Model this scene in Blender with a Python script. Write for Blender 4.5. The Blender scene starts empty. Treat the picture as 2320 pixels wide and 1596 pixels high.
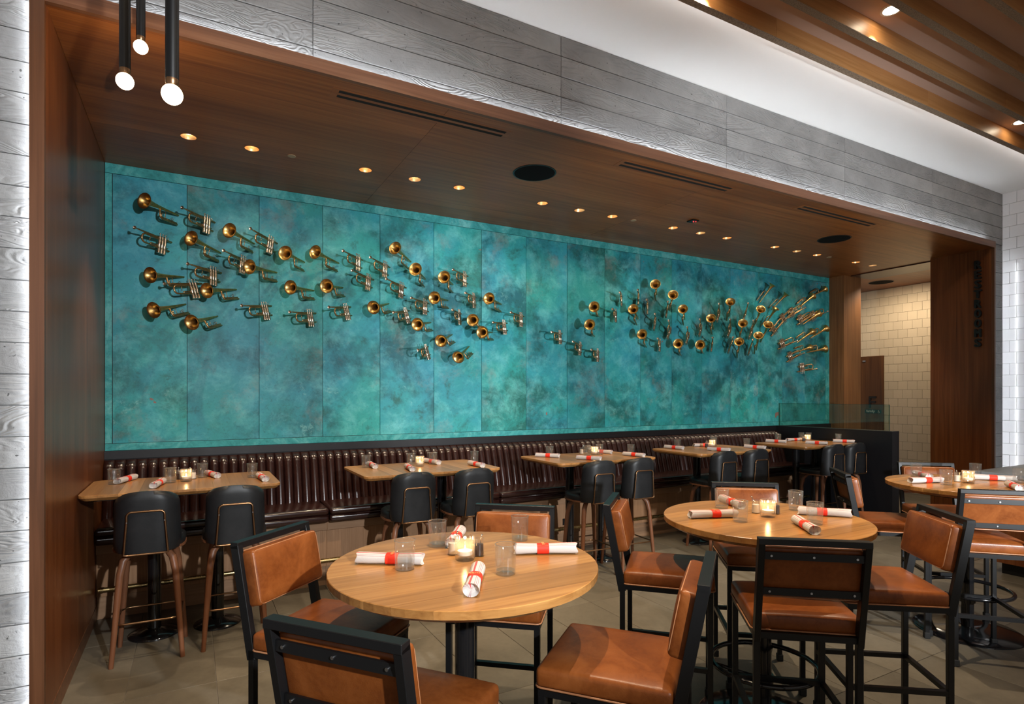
import bpy, bmesh, math, random
from mathutils import Vector, Matrix
random.seed(7)
PI = math.pi
scn = bpy.context.scene
COL = scn.collection

# ------------------------------------------------------------------ camera
cam_d = bpy.data.cameras.new('camera'); cam = bpy.data.objects.new('camera', cam_d); COL.objects.link(cam)
cam.location = (0, 0, 1.6); cam.rotation_euler = (PI/2, 0, -0.5041)
cam_d.sensor_fit = 'HORIZONTAL'; cam_d.sensor_width = 36; cam_d.lens = 1315.07/2320*36
cam_d.shift_y = 98.85/2320; cam_d.clip_start = .05
scn.camera = cam

# ------------------------------------------------------------------ world, exposure
w = bpy.data.worlds.new('world'); scn.world = w; w.use_nodes = True
w.node_tree.nodes['Background'].inputs[0].default_value = (1.0, .93, .85, 1)
w.node_tree.nodes['Background'].inputs[1].default_value = .30
scn.view_settings.view_transform = 'Standard'; scn.view_settings.look = 'None'
scn.view_settings.exposure = 0.0; scn.view_settings.gamma = 1.0; scn.view_settings.use_curve_mapping = False
scn.cycles.use_denoising = True
scn.cycles.max_bounces = 6; scn.cycles.diffuse_bounces = 3; scn.cycles.glossy_bounces = 3; scn.cycles.transmission_bounces = 4; scn.cycles.transparent_max_bounces = 16
scn.cycles.use_adaptive_sampling = True; scn.cycles.adaptive_threshold = .05
scn.cycles.caustics_reflective = False; scn.cycles.caustics_refractive = False
scn.cycles.sample_clamp_indirect = 4.0

def spot(name, loc, to, watt, col, angle, blend=.5, rad=.03):
    d = bpy.data.lights.new(name, 'SPOT'); d.energy = watt; d.color = col; d.spot_size = math.radians(angle)
    d.spot_blend = blend; d.shadow_soft_size = rad
    o = bpy.data.objects.new(name, d); COL.objects.link(o); o.location = loc
    o.rotation_euler = (Vector(to) - Vector(loc)).to_track_quat('-Z', 'Y').to_euler()
    return o
# two unseen flashes inferred from trumpet shadows, bodiless spots on the camera side
spot('right_flash_beam', (3.3, -1.0, 1.5), (5.1, 5.4, 2.1), 820, (.93, .97, 1.0), 70, .5, .04)
spot('camera_flash_beam', (.95, -1.5, 2.3), (.5, 5.2, 1.6), 820, (.93, .97, 1.0), 54, .5, .04)

# ------------------------------------------------------------------ geometry helpers
class MB:
    """collects simple shapes into one mesh"""
    def __init__(s): s.v = []; s.f = []
    def add(s, vs, fs):
        n = len(s.v); s.v += [tuple(p) for p in vs]; s.f += [tuple(i+n for i in f) for f in fs]; return s
    def box(s, x0, x1, y0, y1, z0, z1):
        return s.add([(x0,y0,z0),(x1,y0,z0),(x1,y1,z0),(x0,y1,z0),(x0,y0,z1),(x1,y0,z1),(x1,y1,z1),(x0,y1,z1)],
              [(0,3,2,1),(4,5,6,7),(0,1,5,4),(1,2,6,5),(2,3,7,6),(3,0,4,7)])
    def bar(s, p, q, w, h, up=(0,0,1)):
        p, q = Vector(p), Vector(q); d = (q-p).normalized(); u = Vector(up)
        a = d.cross(u)
        if a.length < 1e-4: a = d.cross(Vector((1,0,0)))
        a.normalize(); b = a.cross(d)
        vs = []
        for c in (p, q):
            for i, j in ((-1,-1),(1,-1),(1,1),(-1,1)): vs.append(c + a*i*w/2 + b*j*h/2)
        return s.add(vs, [(0,3,2,1),(4,5,6,7),(0,1,5,4),(1,2,6,5),(2,3,7,6),(3,0,4,7)])
    def tube(s, pts, r, seg=8, closed=False):
        pts = [Vector(p) for p in pts]; n = len(pts)
        rs = r if isinstance(r, (list, tuple)) else [r]*n
        vs = []; fs = []; prev = None
        for i, p in enumerate(pts):
            if closed: t = pts[(i+1) % n] - pts[i-1]
            else: t = pts[min(i+1, n-1)] - pts[max(i-1, 0)]
            t.normalize()
            if prev is None:
                a = t.cross(Vector((0,0,1)))
                if a.length < .1: a = t.cross(Vector((0,1,0)))
            else: a = prev - t*prev.dot(t)
            a.normalize(); prev = a; b = t.cross(a)
            for k in range(seg):
                an = 2*PI*k/seg; vs.append(p + (a*math.cos(an) + b*math.sin(an))*rs[i])
        m = n if closed else n-1
        for i in range(m):
            j = (i+1) % n
            for k in range(seg):
                l = (k+1) % seg; fs.append((i*seg+k, i*seg+l, j*seg+l, j*seg+k))
        if not closed:
            fs.append(tuple(range(seg-1, -1, -1))); fs.append(tuple((n-1)*seg+k for k in range(seg)))
        return s.add(vs, fs)
    def lathe(s, prof, seg=20, axis='z', o=(0,0,0), cap=True):
        """prof: list of (r, h)"""
        vs = []; fs = []; n = len(prof)
        for r, h in prof:
            for k in range(seg):
                a = 2*PI*k/seg; c, d = r*math.cos(a), r*math.sin(a)
                p = {'z': (c, d, h), 'x': (h, c, d), 'y': (d, h, c)}[axis]
                vs.append((p[0]+o[0], p[1]+o[1], p[2]+o[2]))
        for i in range(n-1):
            for k in range(seg):
                l = (k+1) % seg; fs.append((i*seg+k, i*seg+l, (i+1)*seg+l, (i+1)*seg+k))
        if cap and prof[0][0] > 1e-6: fs.append(tuple(range(seg-1, -1, -1)))
        if cap and prof[-1][0] > 1e-6: fs.append(tuple((n-1)*seg+k for k in range(seg)))
        return s.add(vs, fs)
    def prism(s, poly, z0, z1):
        n = len(poly)
        return s.add([(x,y,z0) for x,y in poly]+[(x,y,z1) for x,y in poly],
              [tuple(range(n-1,-1,-1)), tuple(range(n,2*n))]+[(i,(i+1)%n,(i+1)%n+n,i+n) for i in range(n)])
    def mesh(s, name, mat=None, smooth=False, angle=None):
        me = bpy.data.meshes.new(name); me.from_pydata(s.v, [], s.f); me.update()
        bm = bmesh.new(); bm.from_mesh(me); bmesh.ops.remove_doubles(bm, verts=bm.verts, dist=1e-6)
        bmesh.ops.recalc_face_normals(bm, faces=bm.faces); bm.to_mesh(me); bm.free()
        if mat: me.materials.append(mat)
        if smooth:
            me.shade_smooth()
            if angle is not None: me.set_sharp_from_angle(angle=math.radians(angle))
        return me

def link(name, me, parent=None, loc=None):
    o = bpy.data.objects.new(name, me); COL.objects.link(o)
    if parent: o.parent = parent
    if loc: o.location = loc
    return o
def part(name, mb, mat, parent=None, smooth=False, angle=35, loc=None):
    return link(name, mb.mesh(name, mat, smooth, angle), parent, loc)
def tag(o, label, cat, group=None):
    o['label'] = label; o['category'] = cat
    if group: o['group'] = group
    return o
def thing(name, label, cat, loc=(0,0,0), rz=0, group=None):
    o = bpy.data.objects.new(name, None); COL.objects.link(o); o.empty_display_size = .05
    o.location = loc; o.rotation_euler = (0, 0, rz)
    return tag(o, label, cat, group)
def struct(name, mb, mat, **k):
    o = part(name, mb, mat, **k); o['kind'] = 'structure'; return o
def dup(o, parent=None):
    c = o.copy(); COL.objects.link(c); c.parent = parent
    for ch in list(o.children): dup(ch, c)
    return c
def rounded(mb, r, seg=3, angle=30):
    """bevel every sharp edge of the collected mesh"""
    me = bpy.data.meshes.new('t'); me.from_pydata(mb.v, [], mb.f)
    bm = bmesh.new(); bm.from_mesh(me)
    ed = [e for e in bm.edges if e.is_manifold and e.calc_face_angle(0) > math.radians(angle)]
    bmesh.ops.bevel(bm, geom=ed, offset=r, segments=seg, profile=.5, affect='EDGES', clamp_overlap=True)
    out = MB(); bm.verts.index_update()
    out.v = [tuple(v.co) for v in bm.verts]; out.f = [tuple(v.index for v in f.verts) for f in bm.faces]
    bm.free(); bpy.data.meshes.remove(me); return out
def arc(c, r, a0, a1, n, plane='xy', z=0):
    res = []
    for i in range(n+1):
        a = math.radians(a0 + (a1-a0)*i/n); x, y = c[0]+r*math.cos(a), c[1]+r*math.sin(a)
        res.append((x, y, z) if plane == 'xy' else ((x, z, y) if plane == 'xz' else (z, x, y)))
    return res
def rrect(x0, x1, y0, y1, r, n=5):
    p = []
    for cx, cy, a in ((x1-r, y0+r, -90), (x1-r, y1-r, 0), (x0+r, y1-r, 90), (x0+r, y0+r, 180)):
        p += [(cx+r*math.cos(math.radians(a+90*i/n)), cy+r*math.sin(math.radians(a+90*i/n))) for i in range(n+1)]
    return p
def text_mb(txt, size, depth):
    cu = bpy.data.curves.new('t', 'FONT'); cu.body = txt; cu.size = size; cu.extrude = depth/2; cu.align_x = 'CENTER'; cu.resolution_u = 3
    o = bpy.data.objects.new('t', cu); COL.objects.link(o)
    bpy.context.view_layer.update()
    me = bpy.data.meshes.new_from_object(o.evaluated_get(bpy.context.evaluated_depsgraph_get()))
    mb = MB(); mb.v = [tuple(v.co) for v in me.vertices]; mb.f = [tuple(p.vertices) for p in me.polygons]
    bpy.data.objects.remove(o); bpy.data.curves.remove(cu); bpy.data.meshes.remove(me)
    return mb
def xform(mb, M):
    mb.v = [tuple(M @ Vector(v)) for v in mb.v]; return mb

# ------------------------------------------------------------------ materials
class NT:
    def __init__(s, name):
        s.m = bpy.data.materials.new(name); s.m.use_nodes = True; s.t = s.m.node_tree
        s.b = s.t.nodes['Principled BSDF']; s.out = s.t.nodes['Material Output']
    def n(s, typ, **k):
        nd = s.t.nodes.new(typ)
        for a, v in k.items():
            if a.startswith('i_'):
                key = a[2:]; nd.inputs[int(key) if key.isdigit() else key.replace('_', ' ')].default_value = v
            else: setattr(nd, a, v)
        return nd
    def l(s, a, b): s.t.links.new(a, b)
    def coords(s, scale=(1,1,1), rnd=0.0, kind='Object'):
        tc = s.n('ShaderNodeTexCoord'); mp = s.n('ShaderNodeMapping'); mp.inputs['Scale'].default_value = scale
        src = tc.outputs[kind]
        if rnd:
            oi = s.n('ShaderNodeObjectInfo'); mu = s.n('ShaderNodeMath', operation='MULTIPLY'); mu.inputs[1].default_value = rnd
            s.l(oi.outputs['Random'], mu.inputs[0]); ad = s.n('ShaderNodeVectorMath', operation='ADD')
            s.l(src, ad.inputs[0]); s.l(mu.outputs[0], ad.inputs[1]); src = ad.outputs[0]
        s.l(src, mp.inputs['Vector']); return mp.outputs[0]
    def noise(s, vec, scale, detail=4, rough=.55, dist=0):
        nd = s.n('ShaderNodeTexNoise'); nd.inputs['Scale'].default_value = scale; nd.inputs['Detail'].default_value = detail
        nd.inputs['Roughness'].default_value = rough; nd.inputs['Distortion'].default_value = dist
        s.l(vec, nd.inputs['Vector']); return nd.outputs['Fac']
    def ramp(s, fac, stops, interp='LINEAR'):
        r = s.n('ShaderNodeValToRGB'); r.color_ramp.interpolation = interp; e = r.color_ramp.elements
        e.remove(e[1]); e[0].position = stops[0][0]; e[0].color = (*stops[0][1], 1)
        for p, c in stops[1:]: e.new(p).color = (*c, 1)
        s.l(fac, r.inputs[0]); return r.outputs[0]
    def mix(s, fac, a, b, blend='MIX'):
        m = s.n('ShaderNodeMix', data_type='RGBA', blend_type=blend)
        for k, v in ((0, fac), (6, a), (7, b)):
            if isinstance(v, (int, float)): m.inputs[k].default_value = v
            elif isinstance(v, tuple): m.inputs[k].default_value = (*v, 1)
            else: s.l(v, m.inputs[k])
        return m.outputs[2]
    def vary(s, col, amt, rnd_hue=0):
        """small tone difference from object to object"""
        oi = s.n('ShaderNodeObjectInfo'); mr = s.n('ShaderNodeMapRange')
        mr.inputs['To Min'].default_value = 1-amt; mr.inputs['To Max'].default_value = 1+amt
        s.l(oi.outputs['Random'], mr.inputs['Value'])
        hs = s.n('ShaderNodeHueSaturation'); s.l(mr.outputs[0], hs.inputs['Value']); s.l(col, hs.inputs['Color']); return hs.outputs[0]
    def bump(s, h, strength, dist=.01):
        b = s.n('ShaderNodeBump'); b.inputs['Strength'].default_value = strength; b.inputs['Distance'].default_value = dist
        s.l(h, b.inputs['Height']); s.l(b.outputs[0], s.b.inputs['Normal'])
    def base(s, c, rough=.5, metal=0, spec=.5):
        if isinstance(c, tuple): s.b.inputs['Base Color'].default_value = (*c, 1)
        else: s.l(c, s.b.inputs['Base Color'])
        if isinstance(rough, (int, float)): s.b.inputs['Roughness'].default_value = rough
        else: s.l(rough, s.b.inputs['Roughness'])
        s.b.inputs['Metallic'].default_value = metal; s.b.inputs['Specular IOR Level'].default_value = spec
        return s.m

def wood(name, dark, mid, light, grain, rough=.4, spec=.4, scale=1.0, vary=0.0, rnd=9.0, bump=.03):
    """grain: axis letter the fibres run along"""
    t = NT(name)
    lo, hi = 1.3*scale, 22*scale
    sc = {'x': (lo*.5, hi, hi), 'y': (hi, lo*.5, hi), 'z': (hi, hi, lo*.5)}[grain]
    v = t.coords(sc, rnd); n1 = t.noise(v, 1.6, 6, .6, .6)
    sc2 = {'x': (.35, 2.6, 2.6), 'y': (2.6, .35, 2.6), 'z': (2.6, 2.6, .35)}[grain]
    v2 = t.coords(tuple(q*scale for q in sc2), rnd); n2 = t.noise(v2, 1.5, 3, .5, 1.0)
    c = t.ramp(n1, [(.25, dark), (.5, mid), (.78, light)])
    c = t.mix(t.ramp(n2, [(.35, (0, 0, 0)), (.7, (1, 1, 1))]), c, t.mix(.6, c, dark), 'MIX')
    if vary: c = t.vary(c, vary)
    t.bump(n1, bump, .004)
    return t.base(c, rough, 0, spec)

M = {}
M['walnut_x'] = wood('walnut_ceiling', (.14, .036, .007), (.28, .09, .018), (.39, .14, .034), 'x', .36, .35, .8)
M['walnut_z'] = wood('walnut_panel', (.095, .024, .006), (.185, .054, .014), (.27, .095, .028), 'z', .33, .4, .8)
M['walnut_t'] = wood('walnut_trim', (.08, .03, .012), (.16, .065, .03), (.25, .12, .06), 'x', .4, .4, .8)
M['walnut_tz'] = wood('walnut_trim_upright', (.07, .028, .011), (.14, .055, .024), (.21, .09, .042), 'z', .4, .4, .8)
M['column'] = wood('walnut_column', (.11, .042, .014), (.19, .08, .028), (.28, .13, .05), 'z', .4, .4, .9)
M['oak'] = wood('oak_veneer', (.28, .15, .075), (.37, .205, .11), (.46, .265, .15), 'z', .5, .3, 2.2)
M['oak_x'] = wood('oak_rail_board', (.25, .14, .075), (.34, .2, .115), (.42, .26, .155), 'x', .5, .3, 1.6)
M['stave_y'] = wood('table_stave_lengthwise', (.25, .105, .03), (.39, .182, .056), (.51, .262, .095), 'y', .28, .45, 1.2, .22)
M['stave_x'] = wood('table_stave_crosswise', (.26, .108, .03), (.41, .192, .056), (.52, .262, .086), 'x', .25, .45, 1.2, .17)
M['beam'] = wood('fir_beam', (.36, .16, .052), (.51, .245, .085), (.63, .335, .14), 'x', .42, .35, .9, .1)
M['leg_wood'] = wood('stool_leg_walnut', (.12, .045, .02), (.2, .08, .038), (.27, .125, .065), 'z', .4, .4, 1.4, .1)
M['door'] = wood('walnut_door', (.06, .022, .007), (.13, .05, .015), (.2, .085, .03), 'z', .35, .4, .9)

def plain(name, c, rough=.5, metal=0, spec=.5):
    return NT(name).base(c, rough, metal, spec)
M['black_metal'] = plain('black_powder_coat', (.006, .006, .0065), .38, 0, .35)
M['black_gloss'] = plain('black_enamel', (.008, .008, .009), .12, 0, .6)
M['black_wall'] = plain('black_laminate', (.008, .008, .010), .42, 0, .3)
M['rubber'] = plain('black_rubber', (.012, .012, .012), .7)
M['white_paint'] = plain('white_ceiling_paint', (.8, .8, .79), .8, 0, .2)
M['warm_tint'] = plain('warm_lit_ceiling', (.60, .44, .365), .7, 0, .25)  # pinkish cast of the warm lamps put into the ceiling colour
M['grout'] = plain('grey_grout', (.18, .16, .14), .9)
M['grout_white'] = plain('pale_grout', (.35, .35, .35), .9)
M['speaker'] = plain('speaker_mesh', (.006, .0065, .007), .9, 0, .1)
M['dark_walnut'] = plain('dark_walnut_panel', (.035, .010, .006), .3)
M['void'] = plain('dark_slot', (.004, .004, .004), .9)
M['bronze'] = plain('bronze_tube', (.30, .17, .09), .32, 1.0)
M['steel'] = plain('steel_screw', (.45, .45, .46), .3, 1.0)
M['chrome'] = plain('steel_spoon', (.7, .7, .7), .15, 1.0)
M['cream_plate'] = plain('tan_cover_plate', (.4, .29, .18), .5)
M['gold_cone'] = plain('gold_reflector', (.92, .62, .32), .35, 1.0)
M['salt'] = plain('salt', (.75, .68, .6), .8)
M['sauce'] = plain('dark_pepper', (.02, .01, .01), .4)
M['counter'] = plain('grey_counter', (.22, .23, .24), .3, 0, .5)
M['band'] = plain('red_paper_band', (.78, .035, .015), .55, 0, .3)
M['print'] = plain('gold_print', (.75, .35, .12), .5)
M['wax'] = plain('candle_wax', (.8, .72, .6), .6)
M['sign_black'] = plain('black_letter', (.006, .006, .007), .4)
M['sign_teal'] = plain('sign_green', (.008, .035, .035), .4)
M['sign_text'] = plain('sign_cream', (.6, .58, .5), .6)

def emit(name, c, s):
    t = NT(name); t.b.inputs['Base Color'].default_value = (0, 0, 0, 1)
    t.b.inputs['Emission Color'].default_value = (*c, 1); t.b.inputs['Emission Strength'].default_value = s; return t.m
M['led'] = emit('led_strip_light', (.90, .95, 1.0), 33)
M['cove'] = emit('cove_light', (1.0, .98, .96), 15)
M['bulb'] = emit('pendant_bulb', (1.0, .74, .45), 14)
M['lamp'] = emit('downlight_lamp', (1.0, .85, .62), 40)
M['flame'] = emit('candle_flame', (1.0, .55, .2), 40)
M['red_led'] = emit('red_indicator', (1.0, .03, .03), 6)

def leather(name, c1, c2, c3, rough, spec=.5, bump=.12):
    t = NT(name); v = t.coords((1, 1, 1), 6.0)
    n1 = t.noise(v, 7, 5, .6, .8); n2 = t.noise(v, 60, 4, .6, .3)
    c = t.ramp(n1, [(.3, c1), (.52, c2), (.72, c3)])
    f = t.ramp(n2, [(.42, (0, 0, 0)), (.6, (1, 1, 1))]); c = t.mix(t.mix(.75, f, (0, 0, 0)), c, c3)
    vo = t.n('ShaderNodeTexVoronoi'); vo.inputs['Scale'].default_value = 260; t.l(v, vo.inputs['Vector'])
    t.bump(vo.outputs['Distance'], bump, .0015)
    return t.base(c, rough, 0, spec)
M['tan'] = leather('tan_leather', (.125, .030, .0055), (.19, .050, .0095), (.265, .080, .0185), .36, .33, .08)
M['tan_edge'] = leather('tan_leather_piping', (.3, .11, .04), (.4, .17, .075), (.5, .24, .12), .4, .5, .05)
M['oxblood'] = leather('oxblood_leather', (.014, .0045, .004), (.022, .0072, .006), (.034, .012, .009), .2, .7, .05)
M['black_leather'] = leather('black_leather', (.008, .009, .0105), (.0105, .0115, .0135), (.016, .017, .0195), .42, .35, .06)

# aged brass of the instruments
def brass(name, a, b, rough):
    t = NT(name); v = t.coords((1, 1, 1), 3.0); n = t.noise(v, 26, 4, .6, .5)
    c = t.ramp(n, [(.3, a), (.65, b)]); t.l(t.ramp(n, [(.3, (rough+.12,)*3), (.7, (rough-.06,)*3)]), t.b.inputs['Roughness'])
    t.l(c, t.b.inputs['Base Color']); t.b.inputs['Metallic'].default_value = 1; return t.m
M['brass'] = brass('aged_brass', (.42, .26, .085), (.74, .50, .19), .32)
M['brass_dark'] = brass('tarnished_brass', (.34, .20, .09), (.60, .40, .20), .32)
M['nickel'] = brass('worn_nickel', (.42, .32, .22), (.66, .56, .45), .28)
M['rail_brass'] = brass('foot_rail_brass', (.42, .30, .13), (.6, .46, .22), .28)

# verdigris copper
def patina():
    t = NT('verdigris_copper'); v = t.coords((1, 1, 1), 37.0)
    big = t.noise(v, 1.7, 8, .66, .25); med = t.noise(v, 4.6, 9, .70, .3); fine = t.noise(v, 45, 6, .75, .2)
    hue = t.noise(v, 1.2, 5, .6, .2); rust = t.noise(v, 2.6, 7, .72, .2); chip = t.noise(v, 7.5, 3, .5, .3); frost = t.noise(v, 3.2, 10, .8, .15)
    dark = t.mix(t.ramp(hue, [(.38, (0, 0, 0)), (.62, (1, 1, 1))]), (.010, .118, .106), (.010, .118, .158))
    mid = t.mix(t.ramp(hue, [(.38, (0, 0, 0)), (.62, (1, 1, 1))]), (.020, .285, .275), (.026, .27, .355))
    lite = t.mix(t.ramp(hue, [(.35, (0, 0, 0)), (.65, (1, 1, 1))]), (.15, .54, .51), (.14, .48, .57))
    c = t.mix(t.ramp(big, [(.40, (0, 0, 0)), (.54, (1, 1, 1))]), dark, mid)
    c = t.mix(t.ramp(med, [(.48, (0, 0, 0)), (.75, (.75, .75, .75))]), c, lite)
    c = t.mix(t.ramp(frost, [(.60, (0, 0, 0)), (.70, (.55, .55, .55))]), c, (.30, .62, .58))
    c = t.mix(t.ramp(med, [(.30, (.75, .75, .75)), (.42, (0, 0, 0))]), c, (.012, .075, .06))
    c = t.mix(t.ramp(rust, [(.55, (0, 0, 0)), (.75, (.55, .55, .55))]), c, (.24, .20, .16))
    sp = t.ramp(fine, [(.30, (.5, .5, .5)), (.45, (1, 1, 1)), (.60, (1, 1, 1)), (.74, (1.35, 1.35, 1.3))])
    c = t.mix(.7, c, sp, 'MULTIPLY')
    c = t.mix(t.ramp(chip, [(.74, (0, 0, 0)), (.755, (.75, .75, .75))]), c, (.26, .07, .04))
    c = t.vary(c, .14)
    t.bump(med, .10, .006)
    return t.base(c, .5, 0, .35)
M['patina'] = patina()
def patina_edge():
    t = NT('verdigris_border'); v = t.coords((1, 1, 1), 17.0)
    n = t.noise(v, 5, 6, .65, 1.2); f = t.noise(v, 45, 4, .7)
    c = t.ramp(n, [(.3, (.015, .20, .205)), (.5, (.045, .32, .33)), (.7, (.15, .47, .47))])
    c = t.mix(.6, c, t.ramp(f, [(.3, (.5, .5, .5)), (.5, (1, 1, 1))]), 'MULTIPLY')
    return t.base(c, .6, 0, .3)
M['patina_edge'] = patina_edge()

# board formed concrete, grain of the planks cast into it
def concrete():
    t = NT('board_formed_concrete'); v = t.coords((1, 1, 1), 23.0)
    mp = t.n('ShaderNodeMapping'); mp.inputs['Scale'].default_value = (.9, 1, 3.6); t.l(v, mp.inputs['Vector'])
    swirl = t.noise(mp.outputs[0], 1.7, 2.5, .45, 1.6)
    mu = t.n('ShaderNodeMath', operation='MULTIPLY'); mu.inputs[1].default_value = 95; t.l(swirl, mu.inputs[0])
    si = t.n('ShaderNodeMath', operation='SINE'); t.l(mu.outputs[0], si.inputs[0])
    fine = t.noise(v, 30, 6, .7); cl = t.noise(v, 2.2, 5, .6, .5)
    amp = t.noise(v, 1.3, 2, .5)
    am = t.n('ShaderNodeMath', operation='MULTIPLY'); t.l(si.outputs[0], am.inputs[0]); t.l(t.ramp(amp, [(.38, (.1, .1, .1)), (.62, (1, 1, 1))]), am.inputs[1])
    h = t.n('ShaderNodeMath', operation='MULTIPLY_ADD'); h.inputs[1].default_value = .55; t.l(am.outputs[0], h.inputs[0]); t.l(fine, h.inputs[2])
    pits = t.noise(v, 55, 1, .4); pr = t.ramp(pits, [(.21, (.25, .25, .25)), (.26, (1, 1, 1))])
    c = t.ramp(cl, [(.3, (.175, .177, .179)), (.55, (.23, .232, .234)), (.75, (.285, .287, .288))])
    c = t.mix(1.0, c, pr, 'MULTIPLY'); c = t.vary(c, .08)
    t.bump(h.outputs[0], .7, .006)
    return t.base(c, .75, 0, .3)
M['concrete'] = concrete()
def stone():
    t = NT('floor_tile'); v = t.coords((1, 1, 1), 11.0)
    n = t.noise(v, 2.2, 6, .6, .8); f = t.noise(v, 30, 4, .6)
    c = t.ramp(n, [(.3, (.10, .086, .064)), (.5, (.132, .113, .085)), (.72, (.168, .146, .112))])
    c = t.mix(.3, c, t.ramp(f, [(.3, (.6, .6, .6)), (.6, (1, 1, 1))]), 'MULTIPLY'); c = t.vary(c, .05)
    t.bump(n, .03, .003)
    return t.base(c, .45, 0, .35)
M['stone'] = stone()
def glazed(name, c, rough):
    t = NT(name); v = t.coords((1, 1, 1), 5.0); n = t.noise(v, 9, 2, .5); t.bump(n, .06, .004)
    rgb = t.n('ShaderNodeRGB'); rgb.outputs[0].default_value = (*c, 1)
    return t.base(t.vary(rgb.outputs[0], .04), rough, 0, .5)
M['white_tile'] = glazed('white_glazed_tile', (.74, .75, .77), .14)
M['cream_tile'] = glazed('cream_glazed_tile', (.62, .52, .38), .2)
def tiling(name, c, g, rough):
    """tiles too far off or out of sight to be built one by one"""
    t = NT(name); tc = t.n('ShaderNodeTexCoord'); sp = t.n('ShaderNodeSeparateXYZ'); t.l(tc.outputs['Object'], sp.inputs[0])
    ad = t.n('ShaderNodeMath', operation='ADD'); t.l(sp.outputs[0], ad.inputs[0]); t.l(sp.outputs[1], ad.inputs[1])
    cb = t.n('ShaderNodeCombineXYZ'); t.l(ad.outputs[0], cb.inputs[0]); t.l(sp.outputs[2], cb.inputs[1])
    b = t.n('ShaderNodeTexBrick'); b.inputs['Scale'].default_value = 1; b.inputs['Brick Width'].default_value = .148; b.inputs['Row Height'].default_value = .1435
    b.inputs['Mortar Size'].default_value = .0016; b.inputs['Color1'].default_value = (*c, 1); b.inputs['Color2'].default_value = (*c, 1); b.inputs['Mortar'].default_value = (*g, 1)
    t.l(cb.outputs[0], b.inputs['Vector']); return t.base(b.outputs['Color'], rough, 0, .5)
M['white_tiling'] = tiling('white_tiling', (.74, .75, .77), (.35, .35, .35), .14)
M['cream_tiling'] = tiling('cream_tiling', (.62, .52, .38), (.18, .16, .14), .2)
def thin_glass(name, tint, gloss=.06, rim=.55, glow=0.0, body=0.0):
    t = NT(name); t.t.nodes.remove(t.b)
    tr = t.n('ShaderNodeBsdfTransparent'); tr.inputs[0].default_value = (*tint, 1)
    gl = t.n('ShaderNodeBsdfGlossy'); gl.inputs['Roughness'].default_value = .04
    lw = t.n('ShaderNodeLayerWeight'); lw.inputs['Blend'].default_value = .3
    r = t.ramp(lw.outputs['Facing'], [(0, (gloss,)*3), (.55, (gloss*2,)*3), (.82, (rim*.45,)*3), (1, (rim,)*3)])
    mx = t.n('ShaderNodeMixShader'); t.l(r, mx.inputs[0]); t.l(tr.outputs[0], mx.inputs[1]); t.l(gl.outputs[0], mx.inputs[2])
    sh = mx.outputs[0]
    if glow:
        tl = t.n('ShaderNodeBsdfTranslucent'); tl.inputs[0].default_value = (.95, .93, .9, 1)
        m2 = t.n('ShaderNodeMixShader'); m2.inputs[0].default_value = glow; t.l(sh, m2.inputs[1]); t.l(tl.outputs[0], m2.inputs[2]); sh = m2.outputs[0]
    if body:
        gb_ = t.n('ShaderNodeBsdfGlass'); gb_.inputs['IOR'].default_value = 1.45; gb_.inputs['Roughness'].default_value = 0
        m3 = t.n('ShaderNodeMixShader'); m3.inputs[0].default_value = body; t.l(sh, m3.inputs[1]); t.l(gb_.outputs[0], m3.inputs[2]); sh = m3.outputs[0]
    t.l(sh, t.out.inputs['Surface']); return t.m
M['glass'] = thin_glass('drinking_glass', (.985, .99, .99), .07, .95, .05)
M['glass_base'] = thin_glass('glass_bottom', (.95, .96, .96), .14, .8, .10)
M['ribbed'] = thin_glass('ribbed_glass', (.98, .97, .95), .07, .7, .09)
M['glass_rim'] = thin_glass('glass_rim', (.98, .98, .98), .35, .9, .25)
M['screen_glass'] = thin_glass('screen_glass', (.83, .9, .86), .05, .5)
M['glass_edge'] = thin_glass('glass_edge', (.25, .5, .42), .1, .5)
def napkin():
    t = NT('striped_napkin'); tc = t.n('ShaderNodeTexCoord'); sp = t.n('ShaderNodeSeparateXYZ'); t.l(tc.outputs['Object'], sp.inputs[0])
    # stripes run along the roll: place them by the angle around it
    at = t.n('ShaderNodeMath', operation='ARCTAN2')
    zz = t.n('ShaderNodeMath', operation='SUBTRACT'); zz.inputs[1].default_value = .019; t.l(sp.outputs[2], zz.inputs[0])
    t.l(zz.outputs[0], at.inputs[0]); t.l(sp.outputs[1], at.inputs[1])
    mr = t.n('ShaderNodeMapRange'); mr.inputs['From Min'].default_value = -PI; mr.inputs['From Max'].default_value = PI; t.l(at.outputs[0], mr.inputs[0])
    W = (.56, .53, .50); R = (.62, .10, .10); P = (.36, .18, .19)
    st = [(0, W)]
    for p, wd, c in ((.18, .02, P), (.23, .02, P), (.60, .012, P), (.635, .012, P), (.67, .012, P), (.76, .05, R), (.86, .012, P), (.90, .012, P)):
        st += [(p, c), (p+wd, W)]
    c = t.ramp(mr.outputs[0], st, 'CONSTANT')
    n = t.noise(t.coords((1, 1, 1), 2.0), 35, 3, .6, .5); t.bump(n, .4, .004)
    return t.base(c, .85, 0, .2)
M['napkin'] = napkin()

# ------------------------------------------------------------------ floor
XL, XR, YM, YF, ZC = -.594, 8.626, 5.4885, 3.377, 3.419     # niche: left, right, mural plane, mouth, ceiling
ZT = 4.156; YC = 3.44                                                 # ceiling of the hall
fl = struct('floor', MB().box(-3.3, 10.5, -1.7, 7.2, -.06, -.006), M['grout'])
tile_me = rounded(MB().box(0, .4275, 0, .877, -.006, 0), .0012, 1).mesh('floor_tile', M['stone'])
for i in range(-3, 25):
    for j in range(-3, 5):
        link('floor_tile', tile_me, fl, (-.31+.4305*i+.0015, 1.0+.88*j+.0015, 0))

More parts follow.
